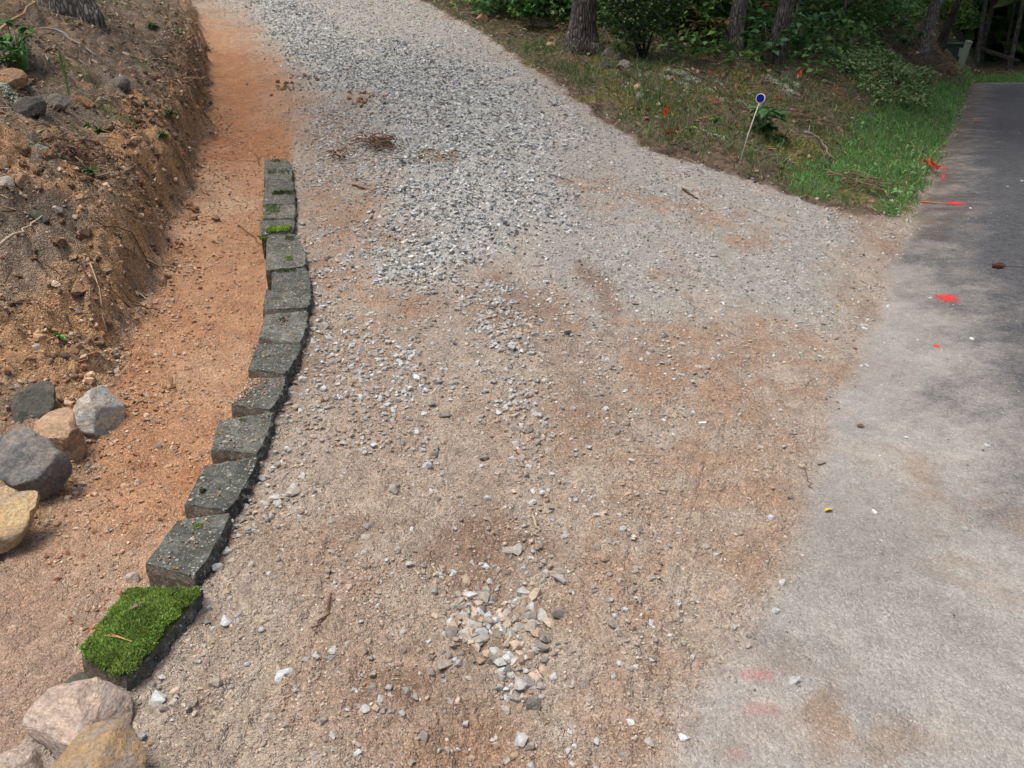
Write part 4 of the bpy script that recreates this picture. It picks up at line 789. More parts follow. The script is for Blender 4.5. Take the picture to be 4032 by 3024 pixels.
# pulled-up twigs heaped on the gravel
def twig_pile(c, n, rad, label, seed):
    r = np.random.default_rng(seed); p = on([c])[0]; tubs = []
    for i in range(n):
        a = r.uniform(0, 6.28); L = r.uniform(.12, .4)*rad/.35; q = p+np.array([r.normal(0, rad*.55), r.normal(0, rad*.55), 0]); d = np.array([math.cos(a), math.sin(a), r.uniform(-.1, .25)])*L/2
        m = q+r.normal(0, .02, 3); z0 = float(H(np.array([q[0]]), np.array([q[1]]))[0])+r.uniform(.01, .09)
        P = np.array([q-d, m, q+d]); P[:, 2] = z0+np.array([-.3, 0, .3])*d[2]+np.array([0, .02, 0]); tubs.append(tube(P, [.006, .005, .002], 4))
    V, Fc = joinm(tubs); cc = np.repeat(pick(r, n, [(96, 74, 60), (112, 88, 70), (78, 62, 52), (130, 108, 88)]), 14, 0)
    o = mesh_obj('twig_pile', V-p, Fc, M_wood, col=cc[:len(V)]); o.location = p; tag(o, label, 'twig pile', kind='stuff'); return o
twig_pile((820, 320), 70, .2, 'tangle of brown twigs and roots dumped at the left edge of the gravel', 1)
twig_pile((735, 345), 18, .12, 'smaller tangle of twigs left of the main one', 2)
twig_pile((1850, 405), 60, .35, 'dead twigs and leaves heaped in front of the verge grass', 3)
twig_pile((1740, 268), 50, .25, 'dry twigs among the weeds behind the marker', 4)
twig_pile((165, 345), 60, .14, 'dark tuft of torn roots beside the lichen cushion', 5)
# roots hanging out of the cut
r = np.random.default_rng(44)
for i in range(46):
    yy = r.uniform(3.9, 11.5); x0 = xf(yy)-r.uniform(.1, .32); L = r.uniform(.12, .5)*(1 if i > 14 else 1.4); n = 7; t = np.linspace(0, 1, n); dirx = r.uniform(.3, .8); diry = r.uniform(-.9, .5)
    X = x0+dirx*L*t+np.cumsum(r.normal(0, .012, n)); Y = yy+diry*L*t+np.cumsum(r.normal(0, .02, n)); Z = H(X, Y)+.02+.05*np.sin(t*3.1)*r.uniform(0, 1)
    V, Fc = tube(np.stack([X, Y, Z], 1), np.linspace(1, .3, n)*r.uniform(.003, .007), 5); org = np.array([X[0], Y[0], Z[0]])
    o = mesh_obj('root', V-org, Fc, M_wood, col=np.tile(pick(r, 1, [(150, 124, 98), (120, 94, 74), (170, 148, 122), (96, 78, 64)]), (len(V), 1)), smooth=True); o.location = org; tag(o, 'thin bare root dangling from the cut edge of the left bank', 'root', 'roots hanging out of the cut bank')
# crumbly clods along the cut, each a lump
r = np.random.default_rng(45); cm = [mesh_obj('clay_clod', v*(.9+.45*fbm(v[:, 0]+i*3+.7*v[:, 2], v[:, 1]+.6*v[:, 2], 1.6, 4, i)[:, None]), f, R_cl if i % 3 else R_brn) for i, (v, f) in enumerate([ICO3]*6)]; cmd = [o.data for o in cm]
for o in cm: bpy.data.objects.remove(o)
spots = [((300, 250), 26, .35), ((215, 325), 22, .3), ((60, 330), 14, .3), ((300, 500), 26, .5), ((340, 400), 16, .4), ((120, 590), 14, .5), ((640, 180), 28, .55), ((790, 215), 16, .4)]
for (c, n, sp) in spots:
    p = on([c])[0]
    for i in range(n):
        o = bpy.data.objects.new('clay_clod', cmd[int(r.integers(0, 6))]); COL.objects.link(o); X, Y = p[0]+r.normal(0, sp*.35), p[1]+r.normal(0, sp*.6); s_ = .010+.04*r.beta(1, 2.5)
        o.location = (X, Y, float(H(np.array([X]), np.array([Y]))[0])+s_*.3); o.scale = (s_*r.uniform(.8, 1.3), s_, s_*.7); o.rotation_euler = (r.uniform(0, 1), r.uniform(0, 1), r.uniform(0, 6)); tag(o, 'crumbly orange clay clod dug out of the bank and lying on it' if c[0] < 600 else 'red clay clod lying at the left edge of the gravel band', 'clod', 'clods dug out of the bank' if c[0] < 600 else 'red clods at the gravel edge')
# ------------------------------------------------------------ plants
M_stem = attr_material('green_stem', .7, 60, .2, 0)
def leaf_mesh(name, size, col, proto=LEAF, thick=False):
    V, Fc = proto; o = mesh_obj(name, V*size, Fc, M_leaf, col=np.tile(lin(col), (len(V), 1)), smooth=False); d = o.data; bpy.data.objects.remove(o); return d
def plant(pt, h, stems, whorl, size, cols, label, cat='plant', group=None, name='plant', spread=.5, seed=0, proto=LEAF, loc=None, lean=0):
    r = np.random.default_rng(seed+500); p = on([pt])[0] if loc is None else np.array(loc, float)
    root = empty(name, p, label, cat, group); ms = [leaf_mesh('leaf', size, c, proto) for c in cols]; tubs = []
    for s_ in range(stems):
        a = 2*math.pi*s_/stems+r.uniform(-.5, .5); q = spread*r.uniform(.5, 1); tip = np.array([math.cos(a)*q+lean, math.sin(a)*q, h*r.uniform(.6, 1)]); midp = tip*np.array([.35, .35, .6]); tubs.append(tube([(0, 0, -.02), midp, tip], [.006, .005, .003], 5))
        for f in np.linspace(.45, 1, max(1, whorl//4)):
            c = tip*f+(midp-tip*.5)*4*f*(1-f)*.5
            for k in range(4 if f < .99 else 6):
                o = bpy.data.objects.new('leaf', ms[int(r.integers(0, len(ms)))]); COL.objects.link(o); o.parent = root; o.location = c; o.rotation_euler = (r.uniform(-.5, .35), r.normal(0, .2), r.uniform(0, 6.28)); sc = r.uniform(.7, 1.2); o.scale = (sc, sc, sc)
    V, Fc = joinm(tubs); mesh_obj('stem', V, Fc, M_stem, root, np.tile(lin((86, 92, 58)), (len(V), 1))); return root
RG = [(74, 112, 64), (58, 94, 54), (92, 132, 78)]
plant((1650, 300), .30, 7, 8, .14, RG, 'leafy green rhododendron sprout right behind the driveway marker', seed=1, spread=.16)
plant((1675, 300), .10, 3, 4, .12, RG, 'low rosette of broad green leaves below the sprout by the marker', seed=2, spread=.1)
plant((1548, 268), .12, 4, 4, .07, [(110, 160, 66), (90, 140, 56)], 'bright lime seedling on the slope left of the marker', seed=3, spread=.1)
plant((1492, 282), .08, 2, 4, .07, [(120, 170, 66)], 'lime leaf seedling right of the nearest orange flag', seed=4, spread=.06)
plant((124, 722), .05, 2, 4, .035, [(104, 178, 84)], 'tiny bright green seedling in the clay above the boulders', seed=5, spread=.02)
plant((1150, 62), .62, 9, 12, .17, [(66, 118, 54), (84, 138, 64), (54, 100, 46)], 'bushy bright green sapling left of the big pine', seed=6, spread=.42)
plant((1190, 62), .35, 6, 8, .08, [(90, 124, 56), (110, 140, 70)], 'low pale weed between the green sapling and the big pine', seed=7, spread=.3)
plant((1880, 330-100), .12, 5, 4, .09, RG, 'low weed on the slope near the grass', seed=8, spread=.15)
plant((40, 130), .30, 6, 8, .09, [(64, 100, 48), (84, 124, 60)], 'green weed at the upper left edge of the bank', seed=9, spread=.12)
plant((20, 150), .2, 4, 8, .08, [(72, 110, 52)], 'smaller green weed below the one at the upper left edge', seed=10, spread=.1)
for i, (u, v, s_, lab) in enumerate([(190, 258, .05, 'small pale green seedling by the lichen on the bank'), (210, 275, .05, 'second pale seedling below the lichen on the bank'), (370, 255, .05, 'weed tuft beside the clay lump'), (390, 80, .06, 'weed on the upper bank near its edge'), (350, 300, .05, 'weed at the crest of the cut bank'), (195, 378, .06, 'weed tuft under the clay patch'), (330, 60, .07, 'leafy weed on the top of the bank')]):
    plant((u, v), .07, 4, 4, s_, [(84, 124, 62), (70, 108, 54)], lab, seed=20+i, spread=.06)
# upright blade on the bank with its twig
pb = on([(147, 195)])[0]; V, Fc = strip_proto([(0, 0), (.01, .12), (0, .25), (-.01, .33)], [.008, .011, .009, .001]); o = mesh_obj('plant', V, Fc, M_leaf, col=np.tile(lin((92, 128, 74)), (len(V), 1))); o.location = pb; tag(o, 'single upright green blade standing on the bank', 'plant')
pb = on([(40, 140)])[0]; tb_ = []
for i in range(5):
    V, Fc = strip_proto([(0, 0), (.02*i-.04, .12), (.05*i-.1, .26)], [.006, .009, .001]); V[:, 0] += .015*i; tb_.append((V, Fc))
V, Fc = joinm(tb_); o = mesh_obj('plant', V, Fc, M_leaf, col=np.tile(lin((78, 126, 62)), (len(V), 1))); o.location = pb; tag(o, 'clump of upright green blades near the left edge of the bank', 'plant')
# ------------------------------------------------------------ driveway marker and flags
def hpt(u, v, depth):                                      # a point on the sight line at a given distance ahead
    d = rays([(u*KD, v*KD)])[0]; t = depth/d[1]; return np.array([0, 0, CAMH])+d*t
M_blue = plain('reflector_blue', (12, 14, 120), .25, .05); M_white = plain('white_plastic', (226, 230, 232), .4, .05); M_fib = plain('fibreglass_rod', (190, 188, 170), .5, .2)
base = on([(1590, 368)])[0]; top = hpt(1640, 222, base[1]+.02); mk = empty('driveway_marker', base, 'round blue reflector with white rim on a thin leaning stake', 'driveway marker')
V, Fc = tube([(0, 0, -.1), (top-base)*.5, top-base], .0052, 8); mesh_obj('stake', V, Fc, M_fib, mk, smooth=True)
def disc(rad, y0, y1, n=32):
    th = np.linspace(0, 2*math.pi, n, endpoint=False); V = [(rad*math.cos(t), y, rad*math.sin(t)) for y in (y0, y1) for t in th]+[(0, y0, 0), (0, y1, 0)]; Fc = []
    for i in range(n): j = (i+1) % n; Fc += [(i, j, n+j), (i, n+j, n+i), (2*n, j, i), (2*n+1, n+i, n+j)]
    return np.array(V), np.array(Fc)
dc = hpt(1643, 212.5, base[1]+.02)-base
rim = mesh_obj('rim', *disc(.042, -.006, .006), M_white, mk); rim.location = dc; rim.rotation_euler = (-.1, 0, -.62)
le = mesh_obj('reflector', *disc(.036, -.009, -.0055), M_blue, mk); le.location = dc; le.rotation_euler = (-.1, 0, -.62)
V, Fc = box(-.006, .006, -.005, .005, -.065, -.035); cl = mesh_obj('clamp', V, Fc, M_white, mk); cl.location = dc
M_flag = plain('flag_orange', (252, 92, 44), .5, .1, 8); M_wire = plain('flag_wire', (120, 120, 116), .4, .1); M_ink = plain('flag_print', (60, 28, 22), .6)
def flag(ptop, pbot, pbase, wdt, label, seed, yaw=0):
    b = on([pbase])[0]; t_ = hpt(ptop[0], ptop[1], b[1]); bt = hpt(pbot[0], pbot[1], b[1]); f = empty('utility_flag', b, label, 'flag', 'orange utility flags on the slope')
    V, Fc = tube([(0, 0, -.03), (t_-b)], .0016, 5); mesh_obj('wire', V, Fc, M_wire, f)
    n, m = 9, 7; r = np.random.default_rng(seed); h = t_[2]-bt[2]; V = []
    for i in range(n):
        for j in range(m):
            u, v = i/(n-1), j/(m-1); V.append(((1-.25*v)*-wdt*u*(1-.45*u), .012*math.sin(u*7+v*3+seed), -h*.62*v-h*.40*u**1.3*(1-.2*v)))
    V = np.array(V)+(t_-b); ix = np.arange(n*m).reshape(n, m); q = np.stack([ix[:-1, :-1], ix[1:, :-1], ix[1:, 1:], ix[:-1, 1:]], -1).reshape(-1, 4)
    o = mesh_obj('flag_sheet', V, q, M_flag, f, smooth=True)
    if seed == 0:
        ml = []; 
        for k, (a, b_) in enumerate([(.25, .25), (.45, .3), (.3, .55), (.55, .6), (.45, .8), (.68, .45)]):
            i, j = int(a*(n-1)), int(b_*(m-1)); c = V[i*m+j]; v_, f_ = box(-.007, .007, -.0008, .0008, -.0035, .0035); v_ = v_@np.array([[.8, 0, -.6], [0, 1, 0], [.6, 0, .8]]); v_ += c+np.array([0, -.004, 0]); ml.append((v_, f_))
        V2, F2 = joinm(ml); mesh_obj('printed_mark', V2, F2, M_ink, f)
flag((1444, 226), (1437, 258), (1441, 274), .075, 'nearest orange flag with dark print, at the drive edge', 0)
flag((1733, 150), (1728, 170), (1730, 178), .085, 'orange flag higher on the slope behind the marker', 1)
flag((1896, 154), (1889, 167), (1892, 172), .09, 'small orange flag among the low plants at the road side', 2)
flag((1985, 140), (1979, 148), (1982, 150), .08, 'faint red orange flag in the shade near the green box', 3)
# ------------------------------------------------------------ spray paint
def paint(c, rx, ry, col, label, dens, seed, rot=0, name='paint_mark'):
    p = on([c])[0]; ex = on([(c[0]+rx, c[1]+rot), (c[0]-rx, c[1]-rot), (c[0], c[1]-ry), (c[0], c[1]+ry)]); hx = (ex[0]-ex[1])[:2]/2; hy = (ex[2]-ex[3])[:2]/2
    k = 'spray_'+name+str(seed); m, nt, b = new_mat(k, .7); rgb = tuple(lin(col))+(1,); b.inputs['Base Color'].default_value = rgb
    co = N(nt, 'ShaderNodeAttribute', attribute_name='edge'); pos = N(nt, 'ShaderNodeNewGeometry').outputs['Position']
    nz = noise(nt, pos, 60, 5, .75); nz2 = noise(nt, pos, 200, 3, .8); a = math2(nt, 'ADD', co.outputs['Fac'], math2(nt, 'MULTIPLY', math2(nt, 'SUBTRACT', math2(nt, 'MULTIPLY', math2(nt, 'ADD', nz, nz2), .5), .5), 4.0)); a = mrange(nt, a, .25, .8, 0, dens*.92)
    tr = N(nt, 'ShaderNodeBsdfTransparent'); mx = N(nt, 'ShaderNodeMixShader'); nt.links.new(a, mx.inputs[0]); nt.links.new(tr.outputs[0], mx.inputs[1]); nt.links.new(b.outputs[0], mx.inputs[2]); nt.links.new(mx.outputs[0], nt.nodes['Material Output'].inputs[0])
    g = 26; uu, vv = np.meshgrid(np.linspace(-1.15, 1.15, g), np.linspace(-1.15, 1.15, g)); uu = uu.ravel(); vv = vv.ravel(); X = p[0]+uu*hx[0]+vv*hy[0]; Y = p[1]+uu*hx[1]+vv*hy[1]; Z = H(X, Y)+.005
    ix = np.arange(g*g).reshape(g, g); q = np.stack([ix[:-1, :-1], ix[:-1, 1:], ix[1:, 1:], ix[1:, :-1]], -1).reshape(-1, 4); e = 1.05-np.hypot(uu, vv)
    rr_ = np.hypot(uu, vv)[q].max(1) < 1.14; o = mesh_obj(name, np.stack([X, Y, Z], 1)-p, q[rr_], m, attrs={'edge': e}); o.location = p; tag(o, label, 'paint mark'); return o
RED = (220, 56, 58)
paint((2045, 645), 36, 11, RED, 'bright red spray paint spot on the asphalt edge, nearest of the bold ones', 1, 1, 4)
paint((2064, 440), 28, 5, RED, 'bright red spray paint streak on the asphalt beside the grass tip', 1, 2, 2)
paint((1998, 436), 22, 6, (150, 78, 52), 'dull orange paint smear at the asphalt edge next to the red streak', .7, 3)
paint((2037, 382), 9, 10, (190, 88, 66), 'orange paint spot on the asphalt edge beside the red painted grass', .7, 4)
paint((2113, 265), 14, 3, (176, 60, 70), 'faint red paint dash farther along the road', .7, 5)
paint((2102, 232), 12, 2.5, (170, 60, 70), 'faintest red paint dash, farthest up the road', .6, 6)
paint((1640, 1460), 62, 22, (196, 118, 116), 'worn pink paint patch on the dusty apron, upper of the three', .32, 7)
paint((1640, 1535), 70, 24, (190, 116, 112), 'worn pink paint patch on the dusty apron, middle of the three', .22, 8)
paint((1590, 1630), 45, 22, (180, 116, 104), 'worn pink paint patch at the bottom edge of the apron', .2, 9)
paint((2038, 316), 8, 8, (140, 70, 54), 'rusty paint smudge where grass meets asphalt', .5, 10)
for i, (u, v, w_, n, lab) in enumerate([(2012, 372, .14, 130, 'grass blades sprayed red at the tip of the verge'), (1547, 221, .12, 50, 'litter sprayed orange on the slope left of the marker'), (1683, 220, .09, 30, 'litter sprayed orange on the slope right of the marker'), (1447, 286, .10, 50, 'weeds sprayed orange below the nearest flag'), (1686, 292, .10, 35, 'litter sprayed orange behind the marker plant'), (1815, 205, .12, 35, 'litter sprayed orange on the slope by the low plants')]):
    p = on([(u, v)])[0]; r = np.random.default_rng(i); x = p[0]+r.normal(0, w_*.4, n); y = p[1]+r.normal(0, w_*.6, n); zz = H(x, y)+.02+(.05 if i == 0 else 0); s_ = r.uniform(.03, .06, n)[:, None]*np.ones((1, 3))
    V, Fc, C = merge([LEAF_FLAT, OAKLEAF]+BLADE, r.integers(0, 5, n), np.stack([x, y, zz], 1), s_, rotm(r.normal(0, .5, n), r.normal(0, .5, n), r.uniform(0, 6, n)), pick(r, n, [(220, 70, 50), (236, 90, 52), (170, 52, 44)] if i == 0 else [(206, 96, 56), (180, 84, 50), (150, 80, 56)]))
    o = mesh_obj('painted_litter', V-p, Fc, M_litter, col=C); o.location = p; tag(o, lab, 'paint mark')
o = boulder('stone', [(2018, 746), (2024, 743), (2030, 748), (2026, 753), (2019, 752)], plain('red_stone', (214, 66, 60), .7), 'small stone painted red on the dusty road edge', 'stone', lift=.004, thick=.7, seed=77, res=ICO3)
M_yl = plain('yellow_leaf', (206, 176, 60), .6)
for i, (u, v, lab) in enumerate([(1811, 661, 'small yellow leaf at the drive edge near the apron'), (1797, 1102, 'yellow scrap on the apron, nearer to the viewer'), (1850, 1010-90, 'withered brown leaf on the upper apron')]):
    p = on([(u, v)])[0]; o = mesh_obj('leaf', LEAF[0]*.035, LEAF[1], M_yl if i < 2 else M_litter, col=np.tile(lin((110, 84, 62)), (len(LEAF[0]), 1))); o.location = p+[0, 0, .006]; o.rotation_euler = (.2, .3, i*2.); tag(o, lab, 'leaf')
r = np.random.default_rng(70); pp = []
for bi in range(16):
    m_ = 45 if bi not in (12, 13) else 80; pp.append(quadpts(block_tops[bi], r.uniform(.03, .97, m_), r.uniform(.03, .97, m_)))
m_ = 420; uu = r.beta(1, 3.2, m_)*.55; vv = r.uniform(.0, 1, m_)**.7; pp.append(quadpts(block_tops[12], uu*(.3+vv), vv))
pp = np.vstack(pp); n = len(pp); pp[:, 2] += .003; s_ = (.003+.007*r.beta(1, 4, n))[:, None]*r.uniform(.6, 1, (n, 3))
V, Fc, C = merge(CHIPS, r.integers(0, len(CHIPS), n), pp, s_, rotm(r.uniform(0, 6, n), r.uniform(0, 6, n), r.uniform(0, 6, n)), pick(r, n, CLAY+TAN)); tag(mesh_obj('soil_crumbs', V, Fc, M_stone, col=C), 'crumbs of clay and grit strewn on top of the wall blocks', 'soil crumbs', kind='stuff')
# on the moss covered block
tp = block_tops[16]; c = quadpts(tp, [.42], [.62])[0]; o = mesh_obj('leaf', (OAKLEAF[0]-[0, .5, 0])*[.6, 1, 1]*.045, OAKLEAF[1], M_litter, col=np.tile(lin((150, 130, 124)), (len(OAKLEAF[0]), 1))); o.location = c+[0, 0, .036]; o.rotation_euler = (.1, .15, -.9); tag(o, 'dry grey brown leaf lying on the moss covered block', 'leaf')
c = quadpts(tp, [.55], [.22])[0]; V, Fc = joinm([tube([(-.045+.006*i, .005*i, 0), (0, .002*i, .004), (.045, -.001*i, 0)], .0009, 4) for i in range(3)]); o = mesh_obj('pine_needle_bundle', V, Fc, M_wood, col=np.tile(lin((190, 150, 104)), (len(V), 1))); o.location = c+[0, 0, .036]; o.rotation_euler = (0, 0, -.25); tag(o, 'bundle of tan pine needles on the moss covered block', 'pine needles')
# pine cone on the asphalt
p = on([(2155, 579)])[0]; pc = empty('pine_cone', p, 'dark brown pine cone with a twig lying on the asphalt', 'pine cone'); V, Fc = ICO3; M_cone = plain('cone_brown', (92, 60, 50), .9, .4)
pv = V*[.045, .02, .02]*(1+.18*np.sin(V[:, :1]*22)); cb = mesh_obj('cone', pv, Fc, M_cone, pc); cb.location = (0, 0, .018); V, Fc = tube([(.04, 0, .012), (.12, .01, .008), (.2, 0, .006)], .002, 5); mesh_obj('twig', V, Fc, M_cone, pc)
# low leafy plants massed by the road
r = np.random.default_rng(90)
PG = np.array(poly([(1800, 130), (1900, 135), (1960, 150), (1990, 170), (1985, 200), (1930, 215), (1860, 200), (1830, 165)], Hbase)); k = 0
def bush_mesh(name, seed, nl, rx, rz, size, cols, proto=LEAF_S, shell=.5):
    r = np.random.default_rng(seed); th = r.uniform(0, 6.28, nl); cz = r.uniform(0, 1, nl); q = np.sqrt(1-cz**2*.9)*r.uniform(shell, 1, nl)**.7
    lump = 1+.25*np.sin(th*3+seed)+.15*np.sin(th*7+cz*9); x = rx*q*np.cos(th)*lump; y = rx*q*np.sin(th)*lump; z = rz*cz*(1+.12*np.sin(th*5))*r.uniform(.7, 1.05, nl)
    V, Fc, C = merge([proto], np.zeros(nl, int), np.stack([x, y, z], 1), np.ones((nl, 3))*size*r.uniform(.6, 1.3, (nl, 1)), rotm(r.normal(-.1, .5, nl), r.normal(0, .4, nl), r.uniform(0, 6.28, nl)), pick(r, nl, cols, .3))
    o = mesh_obj(name, V, Fc, M_leaf, col=C); d = o.data; bpy.data.objects.remove(o); return d
LOW = [bush_mesh('foliage', 3+i, 260, .5, .3, .10, [(106, 142, 82), (86, 122, 68), (126, 158, 98), (150, 164, 116)]) for i in range(3)]
def bushes(spots, meshes, label, cat, group, name, sc=(.8, 1.3), seed=0, stem=True):
    r = np.random.default_rng(seed); st = None
    for i, (x, y) in enumerate(spots):
        z = float(H(np.array([x]), np.array([y]))[0]); root = empty(name, (x, y, z-.02), label, cat, group, r.uniform(0, 6.28)); s_ = r.uniform(*sc); root.scale = (s_, s_, s_*r.uniform(.85, 1.2))
        f = bpy.data.objects.new('foliage', meshes[i % len(meshes)]); COL.objects.link(f); f.parent = root; f['kind'] = 'stuff'
        if stem:
            if st is None:
                V, Fc = joinm([tube([(0, 0, 0), (.1*math.cos(a), .1*math.sin(a), .4), (.3*math.cos(a), .3*math.sin(a), .9)], [.014, .01, .004], 5) for a in (0, 1.6, 3.1, 4.6)]); so = mesh_obj('stem', V, Fc, M_stem, None, np.tile(lin((84, 72, 58)), (len(V), 1))); st = so.data; bpy.data.objects.remove(so)
            so = bpy.data.objects.new('stem', st); COL.objects.link(so); so.parent = root
sp = []
while len(sp) < 46:
    q = PG.min(0)+r.uniform(0, 1, 2)*(PG.max(0)-PG.min(0))
    if pdist(PG, q[:1], q[1:])[0] > -.2: sp.append(q)
bushes(sp, LOW, 'low leafy woodland plant in the patch between the slope and the road', 'plant', 'low leafy plants by the road', 'low_plant', (.35, .75), 5, False)
# ------------------------------------------------------------ trees
BK = [bark_material('bark_pine', (112, 104, 96), (78, 72, 68), (134, 130, 120)), bark_material('bark_grey', (138, 130, 120), (104, 98, 90), (150, 148, 136)), bark_material('bark_dark', (70, 64, 58), (50, 46, 42), (84, 84, 76))]
def trunk_mesh(h, r0, r1, seed, segs=48, rings=90, flare=.5, amp=.05, lean=(0, 0)):
    t = np.linspace(0, 1, rings)**1.5; z = t*h-.15; th = np.linspace(0, 2*math.pi, segs, endpoint=False); T, Z = np.meshgrid(th, z); R = r0+(r1-r0)*(Z+.15)/h+r0*flare*np.exp(-np.maximum(Z, 0)/.28)*(1+.35*np.cos(3*T+seed)+.25*np.cos(5*T+1+seed))
    cx, cy = np.cos(T)*r0, np.sin(T)*r0; n = fbm(T*4/ max(.1, 1)+seed*3, Z*2.2, 2.2, 3, seed); n2 = np.abs(perlin(np.sin(T)*5+7, Z*3.5+np.cos(T)*5, seed+3)); R = R*(1+amp*n+amp*1.6*(n2-.3))
    X = R*np.cos(T)+lean[0]*(Z+.15)+.04*np.sin(Z*.8+seed)*Z*.3; Y = R*np.sin(T)+lean[1]*(Z+.15); V = np.stack([X.ravel(), Y.ravel(), Z.ravel()], 1)
    i, j = np.meshgrid(np.arange(rings-1), np.arange(segs), indexing='ij'); a = (i*segs+j).ravel(); b = (i*segs+(j+1) % segs).ravel(); return V, np.stack([a, b, b+segs, a+segs], 1)
def crown_mesh(seed, nl, r0, z0, z1, size, cols):
    r = np.random.default_rng(seed); nc = 46; cth = r.uniform(0, 6.28, nc); cr = r0*np.sqrt(r.uniform(.02, 1, nc)); cz = r.uniform(z0, z1, nc); cr *= np.sin(np.clip((cz-z0)/(z1-z0), .12, .95)*3.0)**.5
    k = r.integers(0, nc, nl); p = np.stack([cr[k]*np.cos(cth[k]), cr[k]*np.sin(cth[k]), cz[k]], 1)+r.normal(0, 1, (nl, 3))*[.55, .55, .3]
    V, Fc, C = merge([LEAF_S], np.zeros(nl, int), p, np.ones((nl, 3))*size*r.uniform(.7, 1.3, (nl, 1)), rotm(r.normal(0, .6, nl), r.normal(0, .6, nl), r.uniform(0, 6.28, nl)), pick(r, nl, cols, .3))
    limbs = joinm([tube([(0, 0, cz[i]-1.0), (cr[i]*.5*math.cos(cth[i]), cr[i]*.5*math.sin(cth[i]), cz[i]-.3), (cr[i]*math.cos(cth[i]), cr[i]*math.sin(cth[i]), cz[i])], [.06, .035, .012], 5) for i in range(0, nc, 3)])
    o = mesh_obj('crown', V, Fc, M_leaf, col=C); d = o.data; bpy.data.objects.remove(o); return d, limbs
FOL = [(76, 108, 54), (62, 94, 46), (94, 126, 62), (112, 140, 72)]
CR = [crown_mesh(5+i, 900, 3.0, 4.0, 10.5, .30, FOL) for i in range(3)]; LB = []
for d, (V, Fc) in CR: o = mesh_obj('limb', V, Fc, BK[2]); LB.append(o.data); bpy.data.objects.remove(o)
TM = {}
def tree(loc, r0, h, bark, label, seed, name='tree', group=None, lean=(0, 0), detail=True, crown=True, flare=.5):
    z = float(H(np.array([loc[0]]), np.array([loc[1]]))[0]); root = empty(name, (loc[0], loc[1], z), label, 'tree', group)
    V, Fc = trunk_mesh(h, r0, r0*.45, seed, 48 if detail else 14, 110 if detail else 26, flare, lean=lean); mesh_obj('trunk', V, Fc, BK[bark], root, smooth=True)
    if crown:
        k = seed % 3; c = bpy.data.objects.new('crown', CR[k][0]); COL.objects.link(c); c.parent = root; c.location = (lean[0]*7, lean[1]*7, 1.5 if not detail else 4); c.rotation_euler = (0, 0, seed*1.3); s_ = h/12; c.scale = (s_, s_, s_); c['kind'] = 'stuff'
        l = bpy.data.objects.new('limb', LB[k]); COL.objects.link(l); l.parent = root; l.location = c.location; l.rotation_euler = c.rotation_euler; l.scale = c.scale
    return root
def g2(u, v): return on([(u, v)])[0]
p = g2(1252, 112); tree(p, .165, 13, 0, 'big rough barked pine at the right edge of the drive', 1, 'pine_tree', lean=(.045, 0), flare=.75)
p = g2(1200, 30); tree(p, .12, 12, 1, 'slim grey tree behind the left side of the big pine', 2, lean=(.0, 0))
p = g2(1580, 102); tree(p, .12, 12, 1, 'brown grey tree behind the red leaved sapling', 3, lean=(.08, 0))
p = g2(1668, 134); tree(p, .115, 13, 0, 'dark tree with a thin sapling in front of it', 4, lean=(.12, 0))
p = g2(1986, 116); tree(p, .13, 13, 1, 'pale leaning tree left of the green utility box', 5, lean=(.13, 0))
p = g2(2028, 100); tree(p, .10, 12, 2, 'dark leaning tree behind the pale one by the utility box', 6, lean=(.2, 0))
p = g2(158, 34); tree(p, .17, 12, 1, 'tree with flared base on top of the left bank', 7, lean=(-.05, 0), flare=.7)
ps = g2(1690, 130); V, Fc = tube([(0, 0, 0), (.10, 0, .5), (.16, 0, .95), (.3, 0, 2.2), (.4, 0, 3.2)], [.022, .02, .018, .014, .006], 8); root = empty('sapling', ps, 'thin leaning sapling stem in front of the dark tree', 'sapling'); mesh_obj('stem', V, Fc, BK[1], root, smooth=True)
for nm, (u, v), hh, wd_, cols, lab, sd_ in [('sapling', (1655, 140), .75, .5, [(70, 112, 74), (88, 130, 88)], 'blue green leafed sapling left of the thin stem', 31), ('sapling', (1720, 120), .7, .55, [(78, 120, 80), (60, 100, 62)], 'broad leafed sapling right of the thin stem', 32), ('sapling', (1545, 85), .5, .5, [(150, 90, 66), (110, 110, 66), (90, 110, 60)], 'sapling with some leaves turned red in front of the brown trunk', 33), ('sapling', (1610, 75), .75, .4, [(190, 104, 84), (160, 96, 70), (90, 116, 64)], 'sapling with pinkish red leaves between the two trunks', 34), ('sapling', (1520, 100), .4, .4, [(120, 100, 66), (90, 100, 60)], 'brownish low sapling at the foot of the shrub', 35), ('sapling', (1950, 115), .6, .5, [(84, 120, 66), (60, 96, 50)], 'green sapling left of the pale leaning tree', 36)]:
    plant((u, v), hh, 8, 10, .15, cols, lab, 'sapling', None, nm, wd_, sd_)
